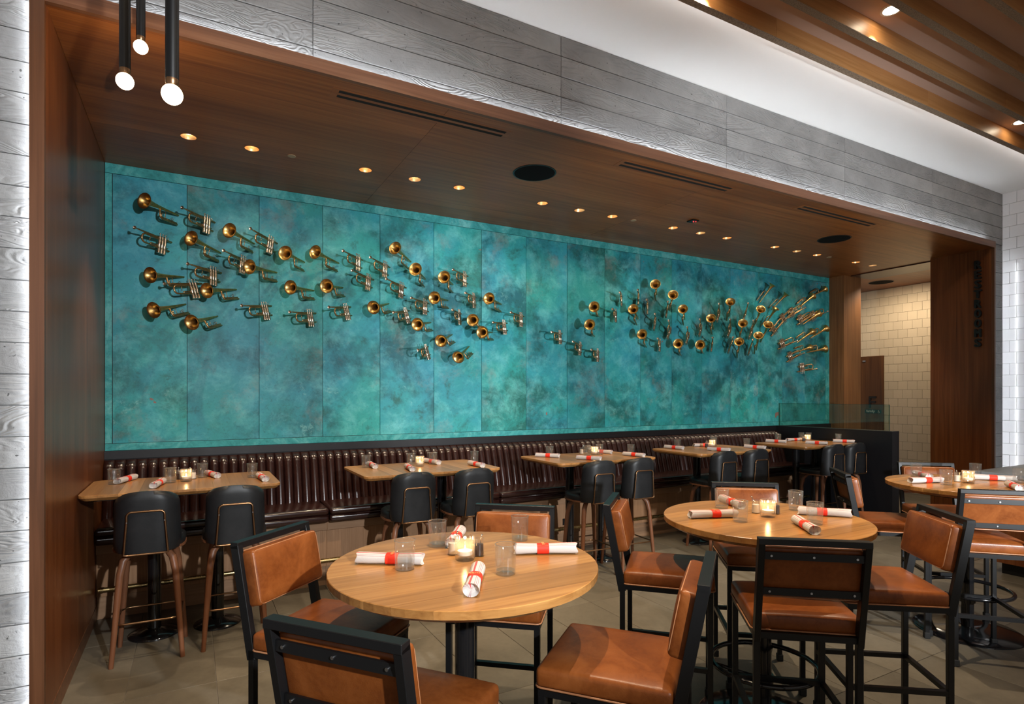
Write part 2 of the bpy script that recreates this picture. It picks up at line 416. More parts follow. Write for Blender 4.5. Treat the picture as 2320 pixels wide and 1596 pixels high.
# ------------------------------------------------------------------ niche: ceiling with round openings, side walls
DL = [(-.02,'t'),(.387,'w'),(1.225,'w'),(1.64,'t'),(2.047,'w'),(2.903,'w'),(3.329,'t'),(3.738,'w'),(4.568,'w'),(4.981,'t'),
      (5.407,'w'),(6.248,'w'),(6.668,'t'),(7.078,'w'),(7.928,'w'),(8.328,'t')]
YD, HC, RD = 4.665, .07, .05
def ring_cell(mb, cx, cy, h, r, z, n=8):
    sq = []; ci = []
    for s in range(4):
        for i in range(n):
            t = -1+2*i/n; x, y = ((t, -1), (1, t), (-t, 1), (-1, -t))[s]
            sq.append((cx+h*x, cy+h*y, z)); a = math.atan2(y, x); ci.append((cx+r*math.cos(a), cy+r*math.sin(a), z))
    m = len(sq); mb.add(sq+ci, [(i, (i+1) % m, m+(i+1) % m, m+i) for i in range(m)])
def flat(mb, x0, x1, y0, y1, z): mb.add([(x0,y0,z),(x1,y0,z),(x1,y1,z),(x0,y1,z)], [(0,3,2,1)])
cn = struct('ceiling_niche', MB().box(XL-.06, 10.45, YC+.02, 7.0, 3.52, 3.58), M['void'])
part('panel', MB().box(XL, XR, YF+.0305, 3.424, ZC, ZC+.02), M['walnut_x'], cn)
edges = [XL, 1.43, 3.95, 6.46, XR]
for a, b in zip(edges[:-1], edges[1:]):
    a += .001; b -= .001; mb = MB()
    flat(mb, a, b, 3.425, YD-HC, ZC); flat(mb, a, b, YD+HC, YM, ZC)
    xs = a
    for x, k in DL:
        if a < x < b:
            flat(mb, xs, x-HC, YD-HC, YD+HC, ZC); ring_cell(mb, x, YD, HC, RD, ZC); xs = x+HC
    flat(mb, xs, b, YD-HC, YD+HC, ZC)
    part('panel', mb, M['walnut_x'], cn)
part('panel', MB().box(XR, 10.35, 4.06, 7.0, ZC+.001, ZC+.02), M['walnut_x'], cn)
rec = part('recess', MB().box(8.74, 9.26, 4.14, 5.22, ZC-.012, ZC+.0005), M['dark_walnut'], cn); rec['label'] = 'dark recessed ceiling strip'

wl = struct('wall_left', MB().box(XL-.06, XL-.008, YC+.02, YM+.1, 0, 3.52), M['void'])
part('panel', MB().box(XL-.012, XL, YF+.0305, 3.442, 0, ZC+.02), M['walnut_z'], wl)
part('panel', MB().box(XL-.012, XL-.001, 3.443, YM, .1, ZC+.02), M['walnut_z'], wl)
struct('baseboard_left', MB().box(XL-.012, XL+.001, 3.443, 5.06, 0, .098), M['walnut_t'])
wr = struct('wall_right', MB().box(XR+.012, XR+.1, YC+.02, 4.083, 0, 3.5), M['walnut_z'])
part('panel', MB().box(XR, XR+.012, YF+.0305, 3.487, 0, ZC+.02), M['walnut_z'], wr)
part('panel', MB().box(XR+.001, XR+.012, 3.488, 4.04, 0, ZC+.02), M['walnut_z'], wr)
part('panel', MB().box(XR, XR+.012, 4.043, 4.083, 0, ZC+.02), M['walnut_z'], wr)
struct('wall_back', MB().box(XL-.06, 9.1, YM+.008, YM+.1, 0, 3.52), M['black_wall'])
struct('trim_1', MB().box(XL, 7.34, YM-.03, YM+.008, 1.104, 1.168).box(7.49, XR+.06, YM-.03, YM+.008, 1.0, 1.168), M['black_wall'])
# surround of the niche mouth, proud of the concrete
struct('trim_2', MB().box(XL-.055, XL, YF, YF+.03, 0, ZC+.078), M['walnut_tz'])
struct('trim_3', MB().box(XL, XR, YF, YF+.03, ZC, ZC+.078), M['walnut_t'])
struct('trim_4', MB().box(XR, XR+.032, YF, YF+.03, 0, ZC+.078), M['walnut_tz'])
col = part('wood_column', MB().box(XR, 9.06, 5.256, 5.7, 0, ZC), M['column']); tag(col, 'square walnut column between teal mural and the restroom corridor', 'column')

# ------------------------------------------------------------------ concrete around the niche, board by board
wf = struct('wall_front', MB().box(-3.3, XL-.03, YC+.012, YC+.1, 0, ZT).box(XL-.03, 9.0, YC+.012, YC+.1, ZC+.085, ZT).box(XR+.012, 9.0, YC+.012, YC+.1, 0, ZC+.09), M['concrete'])
PITCH = .1445
rows = []; z = ZT
while z > .02: rows.append((max(z-PITCH, 0), z)); z -= PITCH
def board(x0, x1, z0, z1):
    d = random.uniform(-.0015, .0015)
    part('concrete_board', rounded(MB().box(x0+.0012, x1-.0012, YC+d, YC+.014, z0+.0018, z1-.0018), .0035, 2), M['concrete'], wf)
SEG = [-1.08, .604, 2.296, 3.98, 5.658, 7.312, 9.0]
for z0, z1 in rows:
    if z0 >= ZC+.06:
        for a, b in zip([-2.77]+SEG[:-1], SEG): board(a, b, z0, z1)
    elif z1 > ZC+.086:
        zz = ZC+.086
        board(-2.77, -1.08, z0, z1); board(-1.08, XL-.04, z0, z1)
        for a, b in zip([XL-.04]+SEG[1:-1], SEG[1:]): board(a, b, zz, z1)
    else:
        board(-2.77, -1.08, z0, z1); board(-1.08, XL-.04, z0, z1); board(XR+.02, 9.0, z0, z1)

# light strips tucked behind the surround, shining along the concrete
tag(part('light_strip', MB().box(XL-.048, XL-.042, YF+.031, YC-.012, .02, ZC+.07), M['led']), 'upright white light strip behind the left niche edge', 'light')
tag(part('light_strip', MB().box(XL-.02, XR-.1, YF+.031, YC-.012, ZC+.062, ZC+.068), M['led']), 'long white light strip above the niche, under concrete fascia', 'light')
tag(part('light_strip', MB().box(XR+.02, XR+.025, YF+.031, YC-.012, .02, ZC-.1), M['led']), 'upright white light strip behind the right niche edge', 'light')

# ------------------------------------------------------------------ hall ceiling and beams
struct('ceiling', MB().box(-3.3, 9.1, 2.60, YC+.1, ZT, ZT+.08), M['white_paint'])
struct('ceiling_beamed', MB().box(-3.3, 9.1, -1.7, 2.598, ZT, ZT+.08), M['warm_tint'])
ply = NT('beam_underside'); vv = ply.coords((1,1,1), 3.0); pn = ply.noise(vv, 120, 3, .7)
M['ply'] = ply.base(ply.ramp(pn, [(.35, (.17, .12, .08)), (.6, (.36, .27, .19))]), .7)
order = ['nearest the concrete wall', 'second from the concrete wall', 'third from the concrete wall', 'fourth from the concrete wall', 'fifth from the concrete wall', 'sixth from the concrete wall']
for k in range(6):
    y = 2.573-.302*k; b = thing('ceiling_beam', 'long wooden ceiling beam '+order[k], 'beam', (0, 0, 0), 0, 'wooden ceiling beams')
    cuts = [-3.2, .3+.5*(k % 2), 3.46-.4*(k % 3), 5.4+.6*(k % 2), 7.3, 9.0]
    for a, c in zip(cuts[:-1], cuts[1:]):
        s = part('board', rounded(MB().box(a+.0008, c-.0008, y, y+.05, 4.026, ZT), .001, 1), M['beam'], b)
        part('edge_strip', MB().box(a+.001, c-.001, y+.0005, y+.0495, 4.023, 4.026), M['ply'], s)
tag(part('light_strip', MB().box(-3.0, 8.9, 2.626, 2.640, 4.062, 4.082), M['cove']), 'hidden cove light strip behind the first ceiling beam', 'light')

# ------------------------------------------------------------------ tiled walls
TW, TH = .148, .1435
def tiles(parent, plane_x, y0, y1, z1, mat, gap=None):
    me = rounded(MB().box(-.006, .002, 0, TW-.003, 0, TH-.003), .0012, 1).mesh('wall_tile', mat)
    half = rounded(MB().box(-.006, .002, 0, TW/2-.003, 0, TH-.003), .0012, 1).mesh('wall_tile_half', mat)
    r = 0; z = z1-TH
    while z > -.05:
        y = y1
        if r % 2: y -= TW/2; link('wall_tile', half, parent, (plane_x, y+.0015, z+.0015))
        while y-TW > y0-.01:
            y -= TW
            if gap and y+TW > gap[0]+.02 and z < gap[1]-.02:
                if y+TW/2 < gap[0]+.02: link('wall_tile', half, parent, (plane_x, y+.0015, z+.0015))
                continue
            link('wall_tile', me, parent, (plane_x, y+.0015, z+.0015))
        if r % 2 and y-TW/2 > y0-.01: link('wall_tile', half, parent, (plane_x, y-TW/2+.0015, z+.0015))
        z -= TH; r += 1
wt = struct('wall_right_tiled', MB().box(9.0, 9.1, -1.7, YC+.1, 0, ZT), M['grout_white'])
part('far_tiling', MB().box(8.994, 9.0, -1.7, 2.70, 0, ZT), M['white_tiling'], wt)
tiles(wt, 9.0, 2.70, YC, ZT, M['white_tile'])
wc = struct('wall_corridor', MB().box(10.35, 10.45, 3.2, 7.1, 0, ZC+.1), M['grout'])
part('far_tiling', MB().box(10.344, 10.35, 3.2, 4.69, 0, ZC), M['cream_tiling'], wc)
part('far_tiling', MB().box(10.344, 10.35, 6.2, 7.0, 2.29, ZC), M['cream_tiling'], wc)
tiles(wc, 10.35, 4.69, 6.2, ZC, M['cream_tile'], (5.602, 2.284))
struct('wall_corridor_end', MB().box(XR+.1, 10.45, 7.0, 7.1, 0, ZC+.1), M['cream_tiling'])
dr = struct('door_1', MB().box(10.325, 10.352, 5.605, 6.55, .01, 2.284), M['door'])
part('stile', rounded(MB().box(10.318, 10.326, 5.61, 5.905, .02, 2.275), .002, 1), M['door'], dr)
part('hinge', MB().box(10.31, 10.326, 5.90, 5.95, 2.19, 2.215), M['steel'], dr)
SX = Matrix(((0, 0, -1, 0), (-1, 0, 0, 0), (0, 1, 0, 0), (0, 0, 0, 1)))     # writing that faces the niche
mbF = MB().box(-.06, -.028, -.01, .01, 0, .2).box(-.028, .06, -.01, .01, .168, .2).box(-.028, .052, -.01, .01, .088, .118)
part('letter', xform(mbF, Matrix.Translation((10.312, 5.778, 1.389)) @ Matrix(((0,1,0,0),(-1,0,0,0),(0,0,1,0),(0,0,0,1)))), M['sign_black'], dr)
sg = thing('door_sign', 'small dark green sign reading family with wheelchair symbol', 'sign', (10.3165, 5.772, 1.328))
part('plate', rounded(MB().box(-.008, 0, -.134, .134, -.031, .031), .003, 1), M['sign_teal'], sg)
tx = text_mb('family', .062, .002); part('lettering', xform(tx, Matrix.Translation((-.0095, .04, -.016)) @ SX), M['sign_text'], sg)
ic = MB().lathe([(.0055, -.001), (.0055, .001)], 12, 'z', (-.004, .021, 0)).tube([(-.004, .014, 0), (-.003, .0, 0), (.009, -.001, 0), (.014, -.014, 0), (.019, -.012, 0)], .0018, 5).tube(arc((0, -.008), .013, 110, 340, 12), .0018, 5).tube([(-.003, .008, 0), (.007, .008, 0)], .0016, 5)
part('wheelchair_symbol', xform(ic, Matrix.Translation((-.0095, -.098, -.004)) @ SX), M['sign_text'], sg)
rs = thing('restroom_sign', 'black upright letters spelling RESTROOMS down the walnut panel', 'sign', (8.598, 3.536, 2.75))
for i, ch in enumerate('RESTROOMS'):
    cu = text_mb(ch, .135, .03)
    xs = [v[0] for v in cu.v]; ys = [v[1] for v in cu.v]; sx = .07/(max(xs)-min(xs)) if ch not in 'T' else .08/(max(xs)-min(xs)); sy = .104/(max(ys)-min(ys))
    for ox, oy in ((0, 0), (.007, 0), (-.007, 0), (0, .004), (0, -.004)):      # heavy strokes
        m2 = MB(); m2.v = [((x-(max(xs)+min(xs))/2)*sx*.86+ox, (y-min(ys))*sy*.93+oy, z+ox*.05+oy*.03) for x, y, z in cu.v]; m2.f = cu.f
        if ox == 0 and oy == 0: acc = MB()
        acc.add(m2.v, m2.f)
    part('letter', xform(acc, Matrix.Translation((0, 0, .546-.1218*(i+1)+.012)) @ SX), M['sign_black'], rs)

# ------------------------------------------------------------------ divider at the end of the banquette, with its glass
XW = 7.34
struct('wall_divider', MB().box(XW, XW+.15, 3.885, YM, 0, 1.17), M['black_wall'])
gs = thing('glass_screen', 'clear glass screen standing on the black divider wall', 'glass screen', (XW+.075, 4.66, 1.17))
part('pane', MB().box(-.006, .006, -.70, .80, 0, .315), M['screen_glass'], gs)
part('edge', MB().box(-.0065, .0065, -.704, -.70, 0, .315), M['glass_edge'], gs)
part('edge', MB().box(-.0065, .0065, .80, .804, 0, .315), M['glass_edge'], gs)
part('edge', MB().box(-.0065, .0065, -.704, .804, .315, .319), M['glass_edge'], gs)

# ------------------------------------------------------------------ mural
mu = thing('copper_mural', 'wide mural of teal verdigris copper panels above the banquette', 'mural', (4.0, YM, 1.168))
def mpart(name, x0, x1, z0, z1, mat, dy=0):
    return part(name, rounded(MB().box(x0-4.0, x1-4.0, -dy, .0078, z0-1.168, z1-1.168), .0012, 1), mat, mu)
S = [XL+.05, -.034, .513, 1.049, 1.581, 2.131, 2.663, 3.204, 3.746, 4.281, 4.832, 5.351, 5.884, 6.428, 6.984, 7.51, 8.027, 8.535]
for a, b in zip(S[:-1], S[1:]): mpart('panel', a+.0018, b-.0018, 1.226, 3.338, M['patina'], random.uniform(0, .002))
mpart('border_strip', XL+.002, XR-.002, 1.169, 1.223, M['patina_edge'], .003); mpart('border_strip', XL+.002, XR-.002, 3.341, ZC-.001, M['patina_edge'], .003)
mpart('border_strip', XL+.002, XL+.047, 1.226, 3.338, M['patina_edge'], .003); mpart('border_strip', 8.538, XR-.002, 1.226, 3.338, M['patina_edge'], .003)

# ------------------------------------------------------------------ ceiling fixtures of the niche
NTH = ['first', 'second', 'third', 'fourth', 'fifth', 'sixth', 'seventh', 'eighth', 'ninth', 'tenth', 'eleventh', 'twelfth', 'thirteenth', 'fourteenth', 'fifteenth', 'sixteenth', 'seventeenth']
def can(depth):
    r = MB().lathe([(RD-.001, 0), (RD*.72, depth), (RD*.74, depth+.001), (RD+.0005, 0.0006)], 28, cap=False)
    return r
can_t = can(.03).mesh('reflector', M['gold_cone'], True, 40); can_w = can(.075).mesh('reflector', M['gold_cone'], True, 40)
lamp_t = MB().lathe([(RD*.72, .030), (RD*.72, .034)], 24).mesh('lamp', M['lamp']); lamp_w = MB().lathe([(RD*.70, .074), (RD*.70, .078)], 24).mesh('lamp', M['lamp'])
rim_me = MB().lathe([(RD+.004, 0), (RD+.004, -.0015), (RD-.0005, -.0015), (RD-.0005, 0)], 28, cap=False).mesh('rim', M['walnut_x'])
for i, (x, k) in enumerate(DL):
    d = thing('downlight', 'small round downlight, %s from the left in the niche ceiling' % NTH[i], 'downlight', (x, YD, ZC), 0, 'downlights in the niche ceiling')
    link('reflector', can_t if k == 't' else can_w, d); link('lamp', lamp_t if k == 't' else lamp_w, d); link('rim', rim_me, d)
    if k == 't': spot('table_beam', (x, YD, ZC-.02), (x, YD-.05, 0), 110, (1, .80, .56), 70, .7, .02)
    else: spot('wall_beam', (x, YD, ZC-.02), (x, YM+.35, 1.6), 18, (1, .83, .6), 92, .8, .03)
for i, (x, y) in enumerate(((2.45, 4.06), (6.533, 4.095), (9.683, 5.295))):
    s = thing('ceiling_speaker', ('large round black speaker in the middle of the niche ceiling', 'large round black speaker near the right end of niche ceiling', 'round black speaker in the restroom corridor ceiling')[i], 'speaker', (x, y, ZC))
    part('grille', MB().lathe([(0, -.006), (.13, -.006), (.166, -.003)], 40), M['speaker'], s, True)
    part('ring', MB().lathe([(.166, 0), (.166, -.004), (.176, -.003), (.178, 0)], 40), M['black_metal'], s, True)
for i, (x, n) in enumerate(((.664, 'left'), (4.009, 'middle'), (7.325, 'right'))):
    s = thing('sprinkler_cover', 'small flat tan sprinkler cover in the %s of niche ceiling' % n, 'sprinkler', (x, 4.662, ZC))
    part('disc', rounded(MB().lathe([(.03, -.004), (.03, 0)], 24), .001, 1), M['cream_plate'], s)
for i, (x0, x1) in enumerate(((.77, 1.90), (2.95, 4.15), (5.15, 6.35))):
    v = thing('air_vent', 'long double-slot air vent, %s from the left' % NTH[i], 'vent', ((x0+x1)/2, 3.565, ZC), 0, 'slot vents along the niche ceiling')
    h = (x1-x0)/2
    part('frame', MB().box(-h-.04, h+.04, -.06, .06, -.0012, 0), M['walnut_x'], v)
    part('slot', MB().box(-h, h, -.045, -.017, -.0022, -.001), M['void'], v); part('slot', MB().box(-h, h, .013, .041, -.0022, -.001), M['void'], v)
s = thing('smoke_sensor', 'small black square ceiling sensor with red indicator', 'sensor', (4.557, 4.37, ZC), 0)
part('housing', rounded(MB().box(-.045, .045, -.045, .045, -.012, 0), .004, 1), M['black_metal'], s)
part('indicator', MB().lathe([(.006, -.016), (.006, -.012)], 10, 'z', (.004, -.004, 0)).lathe([(.004, -.016), (.004, -.012)], 10, 'z', (.02, -.02, 0)), M['red_led'], s)

# downlights of the beamed ceiling; last two unseen, added to brighten the banquette base
for i, (x, y, n) in enumerate(((4.057, 2.15, 'upper downlight between wooden beams'), (6.775, 2.45, 'lower right downlight between wooden beams'),
                              (.86, 1.86, 'downlight between beams above the nearest round table'), (2.46, 1.86, 'downlight between beams above the middle round table'), (1.05, 2.45, 'downlight, unseen, added to light the aisle before second banquette table'), (2.75, 2.45, 'downlight, unseen, added to light the aisle before middle banquette table'))):
    d = thing('hall_downlight', 'round white ' + n, 'downlight', (x, y, ZT), 0, 'downlights in the beamed ceiling')
    part('ring', MB().lathe([(.05, 0), (.052, -.004), (.066, -.004), (.068, 0)], 28), M['white_paint'], d, True)
    part('lamp', MB().lathe([(.05, -.002), (.05, 0)], 24), M['lamp'], d)
    if i == 1: spot('hall_beam', (x, y, ZT-.02), (x, y, 0), 120, (1, .78, .52), 80, .4, .02)
    elif i > 3: spot('hall_beam', (x, y, ZT-.02), (x, 4.7, .3), 190, (1, .80, .55), 56, .6, .03)
    else: spot('hall_beam', (x, y+.03, ZT-.02), (x, y+.05, 0), 300, (1, .80, .55), 78, .45, .02)
spot('hall_beam', (-.25, 2.45, ZT-.03), (-.1, 3.7, 0), 120, (1, .78, .52), 34, .5, .03)
spot('corridor_beam', (9.35, 5.0, ZC-.04), (9.9, 5.1, 1.2), 85, (1, .82, .6), 165, .6, .05)

# ------------------------------------------------------------------ pendants
for (u, dd, zb, lab) in ((390, 1.85, 2.56, 'nearest black tube pendant with glowing round bulb'), (283, 2.27, 2.83, 'left black tube pendant with glowing round bulb'), (319, 2.78, 3.27, 'farthest and shortest-looking black tube pendant with round bulb')):
    a = (u-1160)/1315.07; x, y = dd*(a*.8756+.4830), dd*(.8756-a*.4830)
    p = thing('pendant_lamp', lab, 'pendant lamp', (x, y, zb), 0, 'three tube pendants at upper left')
    part('bulb', MB().lathe([(0, -.031)]+[(.031*math.cos(t), .031*math.sin(t)) for t in [math.radians(q) for q in range(-75, 70, 12)]]+[(.013, .029)], 24), M['bulb'], p, True)
    part('socket', MB().lathe([(.014, .026), (.019, .036), (.019, .05)], 20), M['bronze'], p, True)
    part('tube', MB().lathe([(.0185, .046), (.0195, .05), (.0195, ZT-zb-.008)], 24), M['black_metal'], p, True)
    part('canopy', MB().lathe([(.05, ZT-zb-.02), (.05, ZT-zb)], 24), M['black_metal'], p, True)
    l = bpy.data.lights.new('bulb_glow', 'POINT'); l.energy = 4; l.color = (1, .74, .45); l.shadow_soft_size = .031
    lo = bpy.data.objects.new('bulb_glow', l); COL.objects.link(lo); lo.location = (x, y, zb-.045)

# ------------------------------------------------------------------ banquettes
MW = (XW-.012-XL)/5; NCH = 22; CW = MW/NCH
cm = MB(); nh, ns = 12, 8
def belly(t): return math.sin(PI*min(1, t*1.02))*.012
vs = []
for i in range(nh+1):
    t = i/nh; z = .665+(1.098-.665)*t
    rr = 1 if t < .9 else math.sqrt(max(0, 1-((t-.9)/.1)**2))*.55+.45
    yb = 5.30+.125*t
    for j in range(ns+1):
        sx = -1+2*j/ns; vs.append((sx*CW/2, yb-(.032*math.sqrt(max(0, 1-.995*sx*sx)))*rr-belly(t)*.5*(1-abs(sx)**3)+(.03 if t > .97 else 0), z))
# back row closing the piece
n = len(vs)
for i in range(nh+1):
    t = i/nh; z = .665+(1.098-.665)*t
    for sx in (-1, 1): vs.append((sx*CW/2, 5.458, z))
fs = []
for i in range(nh):
    for j in range(ns): a = i*(ns+1)+j; fs.append((a, a+1, a+ns+2, a+ns+1))
    fs.append((n+2*i, n+2*i+1, n+2*i+3, n+2*i+2))
    a = i*(ns+1); fs.append((a, a+ns+1, n+2*i+2, n+2*i)); a += ns; fs.append((a, n+2*i+1, n+2*i+3, a+ns+1))
fs.append(tuple(range(ns+1))+(n+1, n)); fs.append(tuple(nh*(ns+1)+j for j in range(ns+1))+(n+2*nh+1, n+2*nh))
ch_me = cm.add(vs, fs).mesh('channel', M['oxblood'], True, 60)
wseat = rounded(MB().box(.004, MW-.004, 4.885, 5.32, .618, .677), .024, 4).mesh('seat_cushion', M['oxblood'], True, 80)
wroll = rounded(MB().box(.004, MW-.004, 4.89, 5.30, .557, .616), .02, 4).mesh('seat_roll', M['oxblood'], True, 80)
wpipe = MB().tube([(.006, 4.895, .617), (MW-.006, 4.895, .617)], .004, 6).mesh('piping', M['oxblood'], True)
wrail = rounded(MB().box(.0005, MW-.0005, 4.995, 5.05, .475, .556), .002, 1).mesh('top_board', M['oak_x'])
wpan = rounded(MB().box(.0005, MW-.0005, 5.03, 5.05, .165, .474), .001, 1).mesh('front_panel', M['oak'])
wpl = rounded(MB().box(.0005, MW-.0005, 5.052, 5.08, 0, .163), .001, 1).mesh('plinth_board', M['oak_x'])
wbox = MB().box(.001, MW-.001, 5.081, 5.456, 0, .56).mesh('carcass', M['black_wall'])
bn = ['leftmost section, against the walnut side wall', 'second section from the left', 'middle section of five', 'fourth section from the left', 'rightmost section, against the black divider']
for k in range(5):
    b = thing('banquette', 'dark oxblood channelled leather banquette, '+bn[k], 'banquette', (XL+MW*k, 0, 0), 0, 'banquette sections under the mural')
    for nm, me in (('seat_cushion', wseat), ('seat_roll', wroll), ('top_board', wrail), ('front_panel', wpan), ('plinth_board', wpl), ('carcass', wbox)):
        o = link(nm, me, b)
        if nm == 'seat_cushion': link('piping', wpipe, o)
    for j in range(NCH): link('channel', ch_me, b, ((j+.5)*CW, 0, 0))
fr = thing('foot_rail', 'round brass foot rail along the oak banquette base', 'foot rail', (XL+.025, 4.95, .235))
part('tube', MB().tube([(0, 0, 0), (XW-XL-.04, 0, 0)], .0175, 16), M['rail_brass'], fr, True)
part('end_cap', MB().tube([(-.004, 0, 0), (.03, 0, 0)], .0195, 16), M['rail_brass'], fr, True)
br = MB().lathe([(.021, -.008), (.021, .008)], 16, 'x').bar((0, .015, 0), (0, .08, -.03), .012, .012).mesh('bracket', M['rail_brass'], True, 30)
for i in range(7): link('bracket', br, fr, (.10+1.25*i, 0, 0))
po = thing('power_outlet', 'black power outlet on the oak banquette base', 'outlet', (3.42, 5.03, .285))
part('plate', rounded(MB().box(-.045, .045, -.005, 0, -.035, .035), .002, 1), M['black_metal'], po)
part('socket', MB().box(-.01, -.004, -.0058, -.004, .004, .016).box(.006, .012, -.0058, -.004, .004, .016).box(-.01, -.004, -.0058, -.004, -.018, -.006).box(.006, .012, -.0058, -.004, -.018, -.006), M['steel'], po)

# ------------------------------------------------------------------ tables
def slice_top(levels, n, ax, half):
    """levels: list of (z, polygon). returns n staves cut across axis ax"""
    mb = MB(); m = len(levels[0][1]); vs = []
    for z, poly in levels: vs += [(x, y, z) for x, y in poly]
    fs = [tuple(range(m-1, -1, -1)), tuple((len(levels)-1)*m+i for i in range(m))]
    for k in range(len(levels)-1): fs += [(k*m+i, k*m+(i+1) % m, (k+1)*m+(i+1) % m, (k+1)*m+i) for i in range(m)]
    mb.add(vs, fs); base = mb.mesh('top'); out = []
    for k in range(n):
        a, b = -half+2*half*k/n, -half+2*half*(k+1)/n
        bm = bmesh.new(); bm.from_mesh(base)
        no = Vector((1, 0, 0)) if ax == 'x' else Vector((0, 1, 0))
        for co, nn in ((a+.0003, -no), (b-.0003, no)):
            r = bmesh.ops.bisect_plane(bm, geom=bm.verts[:]+bm.edges[:]+bm.faces[:], plane_co=no*co, plane_no=nn, clear_outer=True)
            ed = [e for e in r['geom_cut'] if isinstance(e, bmesh.types.BMEdge)]
            if ed: bmesh.ops.contextual_create(bm, geom=ed)
        bmesh.ops.recalc_face_normals(bm, faces=bm.faces)
        me = bpy.data.meshes.new('stave'); bm.to_mesh(me); bm.free(); out.append(me)
    bpy.data.meshes.remove(base); return out
TZ, TX, TY = 1.01, .56, .36
lv = [(TZ-.035, rrect(-TX+.022, TX-.022, -TY+.022, TY-.022, .04)), (TZ-.016, rrect(-TX, TX, -TY, TY, .055)), (TZ-.002, rrect(-TX, TX, -TY, TY, .055)), (TZ, rrect(-TX+.002, TX-.002, -TY+.002, TY-.002, .053))]
st_r = slice_top(lv, 11, 'x', TX)
for me in st_r: me.materials.append(M['stave_y'])
under_r = MB().prism(rrect(-TX+.06, TX-.06, -TY+.06, TY-.06, .03), TZ-.045, TZ-.0355).mesh('tabletop', M['black_metal'])
post_r = MB().lathe([(.04, .03), (.04, TZ-.045)], 24).mesh('column', M['black_gloss'], True, 40)
foot_r = MB().lathe([(.152, 0), (.152, .006), (.148, .012), (.10, .028), (.055, .042), (.043, .046)], 36).mesh('base', M['black_gloss'], True, 40)
plate_r = MB().box(-.1, .1, -.12, .12, TZ-.052, TZ-.045).mesh('mounting_plate', M['black_metal'])
TN = ['leftmost banquette table', 'second banquette table from the left', 'middle banquette table', 'fourth banquette table from the left', 'rightmost banquette table']
RX = [-.03, 1.66, 3.345, 5.025, 6.72]
for k in range(5):
    t = thing('bar_table', ('oblong wooden bar table, %s, on two black pedestals' % TN[k]), 'table', (RX[k], 4.55, 0), 0, 'oblong tables along the banquette')
    top = link('tabletop', under_r, t)
    for me in st_r: link('stave', me, top)
    for x in (-.19, .19):
        link('column', post_r, t, (x, .03, 0)); link('base', foot_r, t, (x, .03, 0)); link('mounting_plate', plate_r, t, (x, .03, 0))
RR = .475
def circ(r, n=56): return [(r*math.cos(2*PI*i/n), r*math.sin(2*PI*i/n)) for i in range(n)]
st_c = slice_top([(.955, circ(RR-.035)), (.974, circ(RR-.001)), (.998, circ(RR)), (1.0, circ(RR-.002))], 11, 'y', RR)
for me in st_c: me.materials.append(M['stave_x'])
under_c = MB().prism(circ(RR-.08, 40), .945, .9545).mesh('tabletop', M['black_metal'])
RT = {'A': (.86, 1.91), 'B': (2.46, 1.90), 'C': (4.63, 1.965)}
RN = {'A': 'nearest round table', 'B': 'middle round table', 'C': 'right-hand round table'}
ring_me = MB().tube([(.245*math.cos(2*PI*i/40), .245*math.sin(2*PI*i/40), .285) for i in range(40)], .0125, 10, True).mesh('foot_ring', M['black_gloss'], True)
spk_me = MB().tube([(.03, 0, .215), (.24, 0, .28)], .009, 8).mesh('spoke', M['black_gloss'], True)
col_c = MB().lathe([(.036, .02), (.036, .945)], 24).mesh('column', M['black_gloss'], True, 40)
foot_c = MB().lathe([(.31, 0), (.31, .006), (.30, .012), (.18, .022), (.06, .03), (.04, .034)], 44).mesh('base', M['black_gloss'], True, 40)
hub_c = MB().lathe([(.045, .195), (.045, .235)], 20).mesh('collar', M['black_gloss'], True, 40)
for k, (x, y) in RT.items():
    t = thing('round_table', 'round wooden bar table, the %s' % RN[k], 'table', (x, y, 0), 0, 'round bar tables')
    top = link('tabletop', under_c, t)
    for me in st_c: link('stave', me, top)
    link('column', col_c, t); link('base', foot_c, t); link('foot_ring', ring_me, t); link('collar', hub_c, t)
    for q in range(3): o = link('spoke', spk_me, t); o.rotation_euler = (0, 0, .5+q*2*PI/3)

